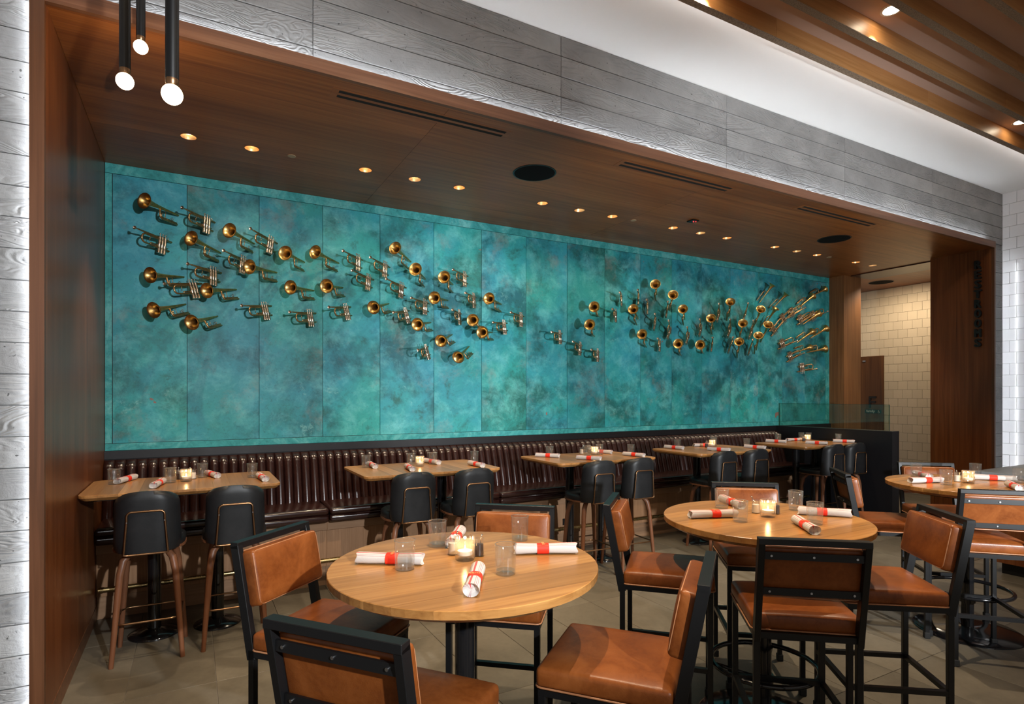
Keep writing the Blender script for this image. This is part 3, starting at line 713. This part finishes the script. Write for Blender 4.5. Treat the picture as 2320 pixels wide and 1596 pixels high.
# ------------------------------------------------------------------ black stools
def stool_meshes():
    r = {}
    # upholstered back: a curved pad, wide at the bottom, rounded at the top corners
    na, nt = 16, 14; z0, z1 = .672, 1.035; vs = []; fs = []
    def pt(s, t, off):
        w = .176*(1-.05*t)
        if t > .78: q = (t-.78)/.22; w *= 1-.24*(1-math.sqrt(max(0, 1-q*q)))**1.0
        if t < .12: w *= .93+.07*(t/.12)
        z = z0+(z1-z0)*t - (abs(s)**3)*.022*t**3
        y = -.232-.012*t + .085*abs(s)**4*(1-.3*t)
        edge = (1-max(0, (abs(s)-.86)/.14)**2*.45)
        if t > .88: edge *= 1-((t-.88)/.12)**2*.5
        return (s*w, y+.019-off*.019*edge, z)
    for off in (1, -1):
        for i in range(nt+1):
            for j in range(na+1): vs.append(pt(-1+2*j/na, i/nt, off))
    N = (na+1)*(nt+1); W = na+1
    for i in range(nt):
        for j in range(na):
            a = i*W+j; fs.append((a, a+1, a+W+1, a+W)); a += N; fs.append((a, a+W, a+W+1, a+1))
    bd = [j for j in range(W)]+[i*W+na for i in range(1, nt+1)]+[nt*W+j for j in range(na-1, -1, -1)]+[i*W for i in range(nt-1, 0, -1)]
    for a, b in zip(bd, bd[1:]+bd[:1]): fs.append((a, b, b+N, a+N))
    r['backrest'] = MB().add(vs, fs).mesh('backrest', M['black_leather'], True, 70)
    def seat_poly(k): return [(.19*k*math.copysign(abs(math.cos(a))**.75, math.cos(a)), .015+.19*k*math.copysign(abs(math.sin(a))**.75, math.sin(a))) for a in [2*PI*i/32 for i in range(32)]]
    mb = MB(); vs = []; L = [(.678, 1.0), (.70, 1.02), (.722, 1.0), (.732, .93), (.735, .8)]
    for z, k in L: vs += [(x, y, z) for x, y in seat_poly(k)]
    fs = [tuple(range(31, -1, -1)), tuple(len(vs)-32+i for i in range(32))]
    for q in range(len(L)-1): fs += [(q*32+i, q*32+(i+1) % 32, (q+1)*32+(i+1) % 32, (q+1)*32+i) for i in range(32)]
    r['seat'] = mb.add(vs, fs).mesh('seat', M['black_leather'], True, 60)
    r['seat_base'] = MB().prism(seat_poly(1.03), .664, .678).mesh('seat_base', M['leg_wood'])
    b = .006
    p = [(-.085, -.236, .667), (-.112, -.238, .670), (-.109, -.240, .70)] + [(-.096, -.246, .87)] + arc((-.071, .895), .025, 180, 90, 4, 'xz', -.247) + arc((.071, .895), .025, 90, 0, 4, 'xz', -.247) + [(.096, -.246, .87), (.109, -.240, .70), (.112, -.238, .670), (.085, -.236, .667)]
    r['back_hoop'] = MB().tube(p, b, 10, True).mesh('back_hoop', M['bronze'], True)
    r['bolt'] = MB().lathe([(.003, -.255), (.003, -.240)], 8, 'y', (0, 0, .862)).mesh('bolt', M['steel'])
    fr_ = []
    for cx, cy, a0 in ((.115, .105, 0), (-.115, .105, 90), (-.115, -.105, 180), (.115, -.105, 270)):
        fr_ += arc((cx, cy), .055, a0, a0+90, 5, 'xy', .245)
    r['footrest'] = MB().tube(fr_, .0065, 8, True).mesh('footrest', M['bronze'], True)
    for nm, sx, sy in (('a', -1, -1), ('b', 1, -1), ('c', 1, 1), ('d', -1, 1)):
        q = [(sx*.183, sy*.165, 0), (sx*.162, sy*.148, .28), (sx*.143, sy*.133, .53), (sx*.128, sy*.12, .61), (sx*.095, sy*.095, .652), (sx*.045, sy*.06, .662)]
        r['leg'+nm] = MB().tube(q, [.0135, .017, .020, .022, .020, .012], 10).mesh('leg', M['leg_wood'], True, 60)
    return r
SM = stool_meshes()
def stool(label, x, y, rz):
    t = thing('bar_stool', label, 'stool', (x, y, 0), rz, 'black bar stools at the oblong tables')
    for k in ('seat_base', 'seat', 'backrest', 'back_hoop', 'footrest'): link(k, SM[k], t)
    for c in 'abcd': link('leg', SM['leg'+c], t)
    for sx in (-.095, .095): link('bolt', SM['bolt'], t, (sx, 0, 0))
SP = [(-.225, 4.02), (.25, 4.02), (1.46, 4.07), (1.95, 4.06), (3.14, 4.01), (3.60, 4.02), (4.80, 4.10), (5.28, 4.09), (6.58, 4.06), (7.0, 4.05)]
for i, (x, y) in enumerate(SP):
    stool('black bar stool, %s of two at the %s' % (('left', 'right')[i % 2], TN[i//2]), x, y+.245, random.uniform(-.05, .05))

# ------------------------------------------------------------------ tan leather bar chairs
def chair_meshes():
    r = {}; T = .024; hw = .198-T/2
    def lean(z): return -.21-.08*(z-.655)/(1.06-.655)
    for s, nm in ((-1, 'l'), (1, 'r')):
        r['post_'+nm] = rounded(MB().bar((s*hw, -.21, .64), (s*hw, lean(1.06-T/2), 1.06-T/2), T, T*1.5, (0, 1, 0)), .0015, 1).mesh('back_post', M['black_metal'])
        r['rleg_'+nm] = rounded(MB().bar((s*hw, -.21, .03), (s*hw, -.21, .655), T, T, (0, 1, 0)), .0015, 1).mesh('leg', M['black_metal'])
        r['fleg_'+nm] = rounded(MB().bar((s*hw, .20, .03), (s*hw, .20, .65), T, T, (0, 1, 0)), .0015, 1).mesh('leg', M['black_metal'])
        r['side_'+nm] = MB().bar((s*hw, -.21, .30), (s*hw, .20, .30), T*.9, T*.9).mesh('stretcher', M['black_metal'])
    y = lean(1.06-T/2)
    r['top_rail'] = rounded(MB().bar((-hw-T/2, y, 1.06-T/2), (hw+T/2, y, 1.06-T/2), T*1.5, T), .0015, 1).mesh('top_rail', M['black_metal'])
    r['st_back'] = MB().bar((-hw, -.21, .30), (hw, -.21, .30), T*.9, T*.9).mesh('stretcher', M['black_metal'])
    r['st_front'] = MB().bar((-hw, .20, .30), (hw, .20, .30), T*.9, T*.9).mesh('stretcher', M['black_metal'])
    for z, nm in ((.992, 'u'), (.848, 'd')):
        r['bar_'+nm] = MB().bar((-hw, lean(z)-.008, z), (hw, lean(z)-.008, z), .008, .028).mesh('back_bar', M['black_metal'])
    sc = MB().lathe([(.0045, -.004), (.0045, 0), (.002, .0)], 10, 'y')
    r['screw'] = sc.mesh('screw', M['steel'])
    r['frame'] = MB().bar((-hw, -.21, .6625), (-hw, .20, .6625), T, T).bar((hw, -.21, .6625), (hw, .20, .6625), T, T).bar((-hw-T/2, -.21, .6625), (hw+T/2, -.21, .6625), T, T).bar((-hw-T/2, .20, .6625), (hw+T/2, .20, .6625), T, T).mesh('seat_frame', M['black_metal'])
    def pad(w, d, z0, z1, crown, rr):
        m = rounded(MB().box(-w/2, w/2, -d/2, d/2, z0, z1), rr, 3)
        me = m.mesh('pad'); bm = bmesh.new(); bm.from_mesh(me); bpy.data.meshes.remove(me)
        bmesh.ops.subdivide_edges(bm, edges=[e for e in bm.edges if e.calc_length() > .15], cuts=7, use_grid_fill=True)
        for v in bm.verts:
            if v.co.z > (z0+z1)/2:
                v.co.z += crown*max(0, 1-(2*v.co.x/w)**4)*max(0, 1-(2*v.co.y/d)**4)
        out = MB(); bm.verts.index_update(); out.v = [tuple(v.co) for v in bm.verts]; out.f = [tuple(v.index for v in f.verts) for f in bm.faces]; bm.free(); return out
    s = pad(.405, .425, .676, .740, .012, .016); xform(s, Matrix.Translation((0, .008, 0)))
    r['seat'] = s.mesh('seat', M['tan'], True, 60)
    def loop(w, d, z, rad): return MB().tube([(x, y, z) for x, y in rrect(-w/2, w/2, -d/2, d/2, .02, 3)], rad, 6, True)
    p = loop(.406, .426, .679, .0035); xform(p, Matrix.Translation((0, .008, 0))); r['piping'] = p.mesh('piping', M['tan_edge'], True)
    b = pad(.362, .205, 0, .058, .010, .013)
    ang = math.atan2(.08, .405); zc = .922
    Mx = Matrix.Translation((0, lean(zc)+.004, zc)) @ Matrix.Rotation(ang, 4, 'X') @ Matrix(((-1, 0, 0, 0), (0, 0, 1, 0), (0, 1, 0, 0), (0, 0, 0, 1)))
    r['back'] = xform(b, Mx).mesh('backrest', M['tan'], True, 60)
    q = loop(.364, .207, .004, .003); r['bpiping'] = xform(q, Mx).mesh('piping', M['tan_edge'], True)
    q = loop(.352, .195, .056, .002); r['bpiping2'] = xform(q, Mx).mesh('seam', M['tan_edge'], True)
    r['foot'] = rounded(MB().box(-.017, .017, -.017, .017, 0, .04), .003, 1).mesh('foot_cap', M['rubber'])
    r['hw'] = hw; r['lean'] = lean
    return r
CM = chair_meshes()
def chair(label, px, py, qx, qy, table):
    p, q = Vector((px, py))*.9, Vector((qx, qy))*.9; m = (p+q)/2; d = (q-p).normalized(); f = Vector((-d.y, d.x))
    if f.dot(Vector(RT[table])-m) < 0: f = -f
    o = m+f*.29
    t = thing('bar_chair', label, 'chair', (o.x, o.y, 0), math.atan2(-f.x, f.y), 'tan leather bar chairs at the round tables')
    s = link('seat', CM['seat'], t); link('piping', CM['piping'], s)
    b = link('backrest', CM['back'], t); link('piping', CM['bpiping'], b); link('seam', CM['bpiping2'], b)
    for k, nm in (('post_l', 'back_post'), ('post_r', 'back_post'), ('top_rail', 'top_rail'), ('frame', 'seat_frame'), ('st_back', 'stretcher'), ('st_front', 'stretcher'), ('side_l', 'stretcher'), ('side_r', 'stretcher')): link(nm, CM[k], t)
    for k, z in (('bar_u', .992), ('bar_d', .848)):
        bar = link('back_bar', CM[k], t)
        for x in (-.15, 0, .15): link('screw', CM['screw'], bar, (x, CM['lean'](z)-.012, z))
    for k, x, y in (('rleg_l', -1, -.21), ('rleg_r', 1, -.21), ('fleg_l', -1, .20), ('fleg_r', 1, .20)):
        l = link('leg', CM[k], t); link('foot_cap', CM['foot'], l, (x*CM['hw'], y, 0))
CH = [('tan leather bar chair at front left, back to the viewer, nearest round table', .176, 1.708, .458, 1.356, 'A'),
 ('tan leather bar chair left of the nearest round table, facing right', .151, 2.622, .474, 2.91, 'A'),
 ('tan leather bar chair behind the nearest round table, mostly hidden by it', 1.387, 2.926, 1.722, 2.645, 'A'),
 ('tan leather bar chair right of the nearest round table, large seat in front', 1.758, 1.589, 1.419, 1.312, 'A'),
 ('tan leather bar chair left of the middle round table, facing right', 2.301, 2.842, 1.995, 2.546, 'B'),
 ('tan leather bar chair behind the middle round table under its far edge', 3.17, 2.881, 3.527, 2.602, 'B'),
 ('tan leather bar chair in front of middle round table, back screws showing', 2.088, 1.654, 2.448, 1.363, 'B'),
 ('tan leather bar chair right of the middle round table, facing left', 3.543, 1.721, 3.287, 1.38, 'B'),
 ('tan leather bar chair left of the right-hand round table, facing right', 4.67, 2.945, 4.39, 2.65, 'C'),
 ('tan leather bar chair behind the right-hand round table, blue-lit top rail', 5.60, 2.92, 5.93, 2.625, 'C'),
 ('tan leather bar chair in front of right-hand round table, cut by frame', 4.325, 1.882, 4.64, 1.57, 'C')]
for c in CH: chair(*c)

# ------------------------------------------------------------------ table settings
gw = MB().lathe([(.032, 0), (.0335, .002), (.0365, .1), (.0358, .1012), (.0346, .1), (.0318, .015)], 28).mesh('wall', M['glass'], True, 50)
gb = MB().lathe([(.0, .002), (.030, .002), (.0314, .005), (.0312, .014), (.0, .0125)], 24).mesh('base', M['glass_base'], True, 50)
gr = MB().tube([(.0356*math.cos(2*PI*i/28), .0356*math.sin(2*PI*i/28), .1005) for i in range(28)], .0011, 5, True).mesh('rim', M['glass_rim'], True)
def fluted(n=44):
    vs = []; fs = []; P = [(.033, 0), (.0345, .006), (.0345, .084), (.033, .087), (.029, .084), (.029, .02), (.0, .018)]
    for r, z in P:
        for k in range(n):
            a = 2*PI*k/n; q = r*(1+(.045 if k % 2 else -.02)*(1 if .003 < z < .086 and r > .03 else 0)); vs.append((q*math.cos(a), q*math.sin(a), z))
    for i in range(len(P)-1):
        for k in range(n): l = (k+1) % n; fs.append((i*n+k, i*n+l, (i+1)*n+l, (i+1)*n+k))
    fs.append(tuple(range(n-1, -1, -1))); return MB().add(vs, fs)
vt = fluted().mesh('holder', M['ribbed'], True, 25)
wx = MB().lathe([(.0, .0195), (.027, .0195), (.027, .034), (0, .033)], 20).mesh('wax', M['wax'], True, 50)
fm = MB().lathe([(.0, .034), (.0032, .038), (.0036, .042), (.0018, .049), (.0, .054)], 12).mesh('flame', M['flame'], True)
jb = MB().lathe([(.021, 0), (.022, .003), (.019, .045), (.018, .055), (.0215, .066), (.0205, .067), (.0165, .055), (.0175, .045), (.019, .004), (0, .003)], 20).mesh('jar', M['glass'], True, 50)
js = MB().lathe([(0, .0035), (.0185, .0045), (.017, .044), (0, .045)], 18).mesh('filling', M['salt'], True, 50)
jd = MB().lathe([(0, .0035), (.0185, .0045), (.017, .044), (0, .045)], 18).mesh('filling', M['sauce'], True, 50)
sp = MB().tube([(0, .004, .03), (.004, .012, .068), (.006, .017, .078)], .0016, 6).lathe([(.0, -.005), (.005, 0), (.0, .005)], 10, 'z', (.007, .019, .081)).mesh('spoon', M['chrome'], True)
def roll():
    n = 20; vs = []; fs = []; X = [-.118, -.112, -.07, -.03, -.005, .03, .07, .108, .118]; K = [1.0, 1.06, 1.04, .98, .95, .97, 1.02, 1.10, 1.06]
    for x, k in zip(X, K):
        for i in range(n):
            a = 2*PI*i/n; c, s = math.cos(a), math.sin(a); w = .0235*k*math.copysign(abs(c)**.8, c); h = .0185*k*math.copysign(abs(s)**.85, s)
            vs.append((x+.004*math.sin(3*a)*(1 if abs(x) > .1 else 0), w, .019+h))
    m = len(X)
    for q in range(m-1): fs += [(q*n+i, q*n+(i+1) % n, (q+1)*n+(i+1) % n, (q+1)*n+i) for i in range(n)]
    # hollow, folded ends
    for q, dx in ((0, .012), (m-1, -.012)):
        b = len(vs); base = q*n
        for i in range(n):
            v = vs[base+i]; vs.append((v[0]+dx, v[1]*.62, .019+(v[2]-.019)*.62))
        fs += [(base+i, base+(i+1) % n, b+(i+1) % n, b+i) for i in range(n)]; fs.append(tuple(b+i for i in range(n)))
    me = MB().add(vs, fs).mesh('cloth', M['napkin'], True, 45)
    z0 = min(v.co.z for v in me.vertices)
    for v in me.vertices: v.co.z -= z0
    return me
nk = roll()
def band():
    n = 24; vs = []; fs = []
    for x, k in ((-.012, 1.0), (.033, 1.0)):
        for i in range(n):
            a = 2*PI*i/n; c, s = math.cos(a), math.sin(a); vs.append((x, .0242*math.copysign(abs(c)**.8, c), .0195+.0194*math.copysign(abs(s)**.85, s)))
    fs = [(i, (i+1) % n, n+(i+1) % n, n+i) for i in range(n)]; return MB().add(vs, fs).mesh('paper_band', M['band'], True, 60)
nb = band()
tp = text_mb('earls', .02, .0004); tp = xform(tp, Matrix.Translation((.014, 0, .0391)) @ Matrix.Rotation(PI/2, 4, 'Z')).mesh('print', M['print'])
SET = {
 'A':dict(g="0.645 1.936;0.856 2.169;0.925 1.721;1.192 2.093",c="0.875 1.942",w="0.864 2.027",d="0.941 1.964",n="0.619 2.022 -33;0.954 2.206 -123;1.176 1.869 154;0.788 1.673 -121"),
 'B':dict(g="2.472 2.168;2.286 1.895;2.768 1.943;2.549 1.691",c="2.496 1.903",w="2.522 1.994",d="2.592 1.931",n="2.240 2.019 -22;2.586 2.202 -114;2.763 1.785 132;2.417 1.650 -127"),
 'C':dict(g="4.632 2.286;4.441 2.008;5.033 2.086;4.977 1.811",c="4.674 1.979",w="4.669 2.042",d="",n="4.416 2.120 -21;4.700 2.279 -133;4.970 1.944 123;4.632 1.710 -146"),
 '1':dict(g="-0.454 4.665;-0.127 4.556;0.067 4.736;0.381 4.563",c="-0.034 4.583",w="0.009 4.687",d="-0.075 4.707",n="-0.395 4.757 70;-0.193 4.429 80;0.130 4.751 -75;0.431 4.407 -85"),
 '2':dict(g="1.251 4.741;1.627 4.716;1.813 4.693;2.175 4.626",c="1.669 4.619",w="",d="",n="1.300 4.741 -93;1.516 4.434 -98;1.824 4.749 -80;2.077 4.385 -88"),
 '3':dict(g="3.011 4.707;3.405 4.644;3.584 4.677;3.840 4.503",c="3.514 4.667",w="3.440 4.787",d="3.551 4.798",n="2.979 4.699 -53;3.186 4.320 -61;3.665 4.749 -70;3.753 4.36 -76"),
 '4':dict(g="4.711 4.746;5.305 4.769;5.40 4.86;5.520 4.484",c="5.223 4.715",w="",d="5.104 4.690",n="4.664 4.751 -80;5.18 4.81 -20;4.907 4.344 -70;5.49 4.354 -80"),
 '5':dict(g="6.53 4.83;7.10 4.798;7.04 4.86;7.205 4.461",c="6.988 4.735",w="",d="6.897 4.728",n="6.417 4.776 -70;6.845 4.83 -10;6.630 4.378 -70;7.165 4.368 -60")}
ORD = {4: ['leftmost', 'second from left', 'third from left', 'rightmost']}
GRP = {'A': RN['A'], 'B': RN['B'], 'C': RN['C']}
for i in range(5): GRP[str(i+1)] = TN[i]
def pu(x, y):   # how far to the right a thing appears
    d = x*.483+y*.8756; return (x*.8756-y*.483)/d
def num(s): return [tuple(float(q) for q in e.split()) for e in s.split(';')] if s else []
for k, d in SET.items():
    z = 1.0 if k in 'ABC' else TZ; T = GRP[k]
    for i, (x, y) in enumerate(sorted(num(d['g']), key=lambda p: pu(*p))):
        t = thing('tumbler', 'clear tumbler, %s on the %s' % (ORD[4][i], T), 'glass', (x, y, z), 0, 'glasses on the tables')
        link('wall', gw, t); link('base', gb, t); link('rim', gr, t)
    for x, y in num(d['c']):
        t = thing('votive_candle', 'lit candle in ribbed glass on the %s' % T, 'candle', (x, y, z), 0, 'candles on the tables')
        link('holder', vt, t); link('wax', wx, t); link('flame', fm, t)
        l = bpy.data.lights.new('candle_glow', 'POINT'); l.energy = .35; l.color = (1, .6, .27); l.shadow_soft_size = .006
        lo = bpy.data.objects.new('candle_glow', l); COL.objects.link(lo); lo.location = (x, y, z+.066)
    for nm, me, wd in (('w', js, 'pale salt'), ('d', jd, 'dark pepper')):
        for x, y in num(d[nm]):
            t = thing('seasoning_jar', 'small glass jar of %s with spoon on the %s' % (wd, T), 'jar', (x, y, z), random.uniform(0, 6), 'seasoning jars')
            link('jar', jb, t); link('filling', me, t); link('spoon', sp, t)
    for i, (x, y, a) in enumerate(sorted(num(d['n']), key=lambda p: pu(*p[:2]))):
        t = thing('rolled_napkin', 'striped napkin roll, %s on the %s' % (ORD[4][i], T), 'napkin', (x, y, z), math.radians(a), 'rolled napkins')
        link('cloth', nk, t); b = link('paper_band', nb, t)
        if k in 'AB': link('print', tp, b)

# ------------------------------------------------------------------ bar counter at the right edge
bc = thing('bar_counter', 'grey-topped service counter at the right edge, walnut base', 'counter', (6.2, 2.58, 0))
part('worktop', rounded(MB().box(0, 2.6, -4.0, 0, .88, .92), .004, 2), M['counter'], bc)
part('base_panel', MB().box(.16, 2.5, -3.9, -.08, .1, .88), M['walnut_z'], bc)
part('toe_kick', MB().box(.2, 2.45, -3.85, -.13, 0, .1), M['black_metal'], bc)
ts = thing('service_tray', 'dark serving trays stacked at the back of the counter', 'tray', (7.75, 2.35, .92))
part('tray', rounded(MB().box(-.25, .25, -.15, .15, 0, .035), .008, 2), M['black_metal'], ts)
part('tray', rounded(MB().box(-.28, .24, -.15, .15, .06, .095), .008, 2), M['black_metal'], ts)
part('spacer', MB().box(-.2, .2, -.1, .1, .035, .06), M['black_metal'], ts)

# ------------------------------------------------------------------ the trumpets: halves of instruments flying out of the wall
LA, LB = .34, .36
A_ = {}
prof = [(.0065, 0), (.0085, .06), (.0108, .14), (.013, .19), (.0158, .23), (.0195, .263), (.0245, .288), (.031, .307), (.040, .322), (.052, .333), (.0615, .340)]
inner = [(.0605, .3402), (.050, .3345), (.038, .3235), (.027, .308), (.0205, .288), (.0155, .262), (.012, .23), (.009, .18), (.0, .15)]
A_['bell'] = MB().lathe(prof+inner, 26, 'x').mesh('bell', M['brass'], True, 80)
A_['slide'] = MB().tube([(.015, .082, .006), (.165, .082, .006)]+arc((.165, .054), .028, 90, 0, 5, 'xy', .006)[1:]+[(.192, .03, .004), (.186, .012, .002)], .007, 8).tube([(.005, .066, -.008), (.15, .066, -.008)]+arc((.15, .050), .016, 90, -60, 5, 'xy', -.008)[1:], .0065, 8).tube([(.02, .074, 0), (.11, .074, .0)], .006, 6).mesh('tuning_slide', M['brass_dark'], True, 60)
A_['brace'] = MB().tube([(.13, .006, 0), (.13, .066, -.004)], .0022, 6).mesh('brace', M['brass_dark'], True)
A_['finger_ring'] = MB().tube([(.055+.011*math.cos(2*PI*i/14), .048+.011*math.sin(2*PI*i/14), -.008) for i in range(14)], .0016, 5, True).mesh('finger_ring', M['brass_dark'], True)
B_ = {}
B_['leadpipe'] = MB().tube([(0, 0, 0), (.16, 0, 0), (.325, 0, 0)], [.0078, .0074, .0062], 10).mesh('leadpipe', M['brass_dark'], True, 50)
B_['mouthpiece'] = MB().lathe([(.0052, .30), (.0065, .306), (.0045, .325), (.005, .34), (.0125, .352), (.0138, .358), (.0128, .36), (.007, .356), (0, .346)], 16, 'x').mesh('mouthpiece', M['nickel'], True, 50)
B_['slide'] = MB().tube([(.08, .013, .004), (.255, .013, .004)]+arc((.255, .0465), .0335, -90, 90, 9, 'xy', .004)[1:]+[(.02, .080, .004)], .0072, 8).tube([(.03, .062, -.004), (.19, .062, -.004)]+arc((.19, .068), .006, -90, 90, 4, 'xy', -.004)[1:]+[(.10, .074, -.004)], .0055, 8).mesh('tuning_slide', M['brass_dark'], True, 60)
B_['brace'] = MB().tube([(.21, .013, .004), (.21, .06, -.004)], .002, 6).mesh('brace', M['brass_dark'], True)
B_['finger_hook'] = MB().tube([(.035, -.004, 0), (.03, -.016, 0), (.045, -.022, 0)], .002, 6).mesh('finger_hook', M['brass_dark'], True)
vl = MB().lathe([(.0, -.046), (.0075, -.046), (.0075, -.042), (.0032, -.041), (.0032, -.022), (.0112, -.021), (.0118, -.012), (.0118, .036), (.0126, .038), (.0118, .04), (.0118, .088), (.0126, .09), (.0126, .108), (.004, .111), (.0, .111)], 14, 'y')
B_['valve'] = vl.mesh('valve', M['nickel'], True, 40)
TRUMPETS = "A -0.095 3.070 -0.316 5.200 3.079;B 0.169 3.050 -0.068 5.187 3.062;B -0.144 2.843 -0.379 5.186 2.864;A 0.215 2.800 -0.005 5.201 2.834;A 0.472 2.910 0.264 5.190 2.930;B 0.657 2.936 0.418 5.191 2.967;B 0.431 2.743 0.220 5.166 2.759;A 0.654 2.680 0.415 5.218 2.659;B 0.217 2.632 -0.030 5.196 2.631;A -0.056 2.571 -0.277 5.205 2.519;B 0.072 2.527 -0.187 5.217 2.464;A 0.332 2.503 0.105 5.215 2.436;A -0.044 2.349 -0.255 5.208 2.254;A 0.189 2.266 0.000 5.191 2.174;B 0.609 2.383 0.355 5.208 2.334;A 0.884 2.796 0.686 5.182 2.797;A 1.187 2.821 0.936 5.230 2.845;A 0.966 2.549 0.732 5.214 2.518;A 1.223 2.598 1.024 5.186 2.551;B 1.406 2.874 1.165 5.190 2.875;B 1.667 2.833 1.410 5.207 2.850;B 1.510 2.698 1.248 5.212 2.716;B 1.831 2.651 1.562 5.220 2.672;B 0.982 2.345 0.724 5.210 2.308;B 1.295 2.425 1.046 5.204 2.372;A 1.658 2.484 1.441 5.210 2.399;A 1.881 2.911 1.645 5.219 2.965;A 2.028 2.757 1.829 5.184 2.783;A 2.326 2.728 2.118 5.189 2.737;B 2.492 2.829 2.224 5.218 2.825;B 1.861 2.431 1.623 5.196 2.365;B 2.069 2.513 1.801 5.218 2.517;A 2.270 2.564 2.031 5.217 2.536;B 2.584 2.620 2.343 5.191 2.605;A 2.881 2.571 2.623 5.236 2.580;B 2.416 2.437 2.198 5.172 2.427;A 2.633 2.394 2.424 5.194 2.344;A 2.086 2.329 1.859 5.212 2.271;B 3.159 2.459 2.876 5.236 2.457;B 2.951 2.374 2.670 5.235 2.341;A 2.774 2.268 2.538 5.216 2.233;A 2.316 2.220 2.097 5.216 2.126;B 2.059 2.085 1.850 5.171 2.026;A 2.506 2.108 2.286 5.234 1.976;B 3.656 2.297 3.374 5.235 2.282;B 3.933 2.173 3.651 5.235 2.191;B 4.179 2.111 3.898 5.233 2.111;A 4.170 2.603 3.926 5.222 2.591;A 4.109 2.369 3.864 5.223 2.389;B 4.434 2.585 4.175 5.208 2.582;B 4.512 2.779 4.268 5.193 2.776;B 4.777 2.809 4.533 5.194 2.828;A 5.073 2.857 4.833 5.228 2.929;A 5.300 2.741 5.092 5.201 2.820;B 4.925 2.705 4.674 5.201 2.727;A 4.769 2.535 4.511 5.250 2.612;B 5.240 2.680 5.001 5.193 2.729;A 5.548 2.577 5.298 5.246 2.668;B 5.049 2.505 4.803 5.203 2.569;A 4.914 2.274 4.648 5.252 2.325;A 5.490 2.192 5.224 5.251 2.239;B 5.131 2.259 4.864 5.218 2.282;B 5.300 2.388 5.049 5.230 2.509;A 6.065 2.480 5.808 5.264 2.589;A 6.362 2.670 6.144 5.247 2.824;B 6.177 2.658 5.921 5.236 2.780;B 6.672 2.684 6.446 5.215 2.824;B 5.845 2.455 5.581 5.236 2.558;B 5.618 2.340 5.359 5.232 2.446;B 6.387 2.451 6.134 5.243 2.591;A 6.597 2.448 6.365 5.234 2.556;A 6.895 2.609 6.706 5.222 2.765;A 7.045 2.408 6.858 5.224 2.567;B 6.808 2.445 6.574 5.236 2.605;A 6.915 2.236 6.704 5.260 2.415;A 5.876 2.236 5.604 5.254 2.241;B 6.041 2.282 5.781 5.215 2.336;B 6.372 2.262 6.141 5.200 2.359;A 6.556 2.185 6.316 5.254 2.313;B 6.772 2.240 6.533 5.211 2.347;A 7.002 2.929 7.074 5.318 3.146;A 7.270 2.867 7.348 5.319 3.039;A 7.097 2.644 7.095 5.318 2.811;A 8.183 3.106 8.386 5.398 3.213;A 7.833 2.893 8.085 5.398 3.083;B 7.604 2.730 7.915 5.399 2.901;B 7.426 2.619 7.690 5.387 2.853;B 7.230 2.445 7.466 5.393 2.709;B 7.801 2.641 8.110 5.388 2.811;A 7.945 2.660 8.226 5.399 2.831;B 8.084 2.715 8.392 5.358 2.873;A 8.109 2.457 8.402 5.392 2.617;A 7.809 2.382 8.077 5.398 2.553;B 7.380 2.266 7.705 5.380 2.401;B 7.565 2.087 7.892 5.405 2.229;A 7.785 2.238 8.028 5.398 2.315;A 8.035 2.242 8.360 5.382 2.306;B 7.809 1.949 8.157 5.380 1.999"
items = []
for e in TRUMPETS.split(';'):
    q = e.split(); items.append((q[0], *[float(v) for v in q[1:]]))
SEAM = [XL-.1]+S[1:-1]+[XR+.1]
def panel_of(x): return max(i for i in range(len(SEAM)-1) if x >= SEAM[i])
groups = {}
for i, it in enumerate(items): groups.setdefault((panel_of(it[3]), it[0]), []).append(i)
rank = {}
for key, li in groups.items():
    li.sort(key=lambda i: -items[i][5])
    for r, i in enumerate(li): rank[i] = (r, len(li))
def pos_word(r, n):
    if n == 1: return 'the only one'
    return ('topmost' if r == 0 else 'lowest' if r == n-1 else NTH[r]+' from top')
for i, (ty, tx_, tz_, bx, by, bz) in enumerate(items):
    T = Vector((tx_, YM-.03, tz_)); B = Vector((bx, by, bz)); a = B-T; L = LA if ty == 'A' else LB
    sc = min(1.08, max(.86, a.length/L)); a.normalize()
    ip = Vector((a.x, 0, a.z)).normalized()
    s = Vector((-ip.z, 0, ip.x)); s = (s-a*s.dot(a)).normalized(); n = a.cross(s)
    O = B-a*L*sc
    if YM-O.y < .016: O.y = YM-.016
    r, cnt = rank[i]; p = panel_of(bx)
    lab = '%s, %s on the %s mural panel from left' % ('brass trumpet bell half' if ty == 'A' else 'brass trumpet valve half', pos_word(r, cnt), NTH[p])
    t = thing('trumpet_bell_section' if ty == 'A' else 'trumpet_valve_section', lab, 'trumpet', (0, 0, 0), 0, 'trumpet halves mounted on the mural')
    t.matrix_world = Matrix(((a.x, s.x, n.x, O.x), (a.y, s.y, n.y, O.y), (a.z, s.z, n.z, O.z), (0, 0, 0, 1))) @ Matrix.Scale(sc, 4)
    if ty == 'A':
        link('bell', A_['bell'], t); link('tuning_slide', A_['slide'], t); link('brace', A_['brace'], t); link('finger_ring', A_['finger_ring'], t)
    else:
        link('leadpipe', B_['leadpipe'], t); link('mouthpiece', B_['mouthpiece'], t); link('tuning_slide', B_['slide'], t); link('brace', B_['brace'], t); link('finger_hook', B_['finger_hook'], t)
        for x in (.065, .092, .119): link('valve', B_['valve'], t, (x, .012, .002))
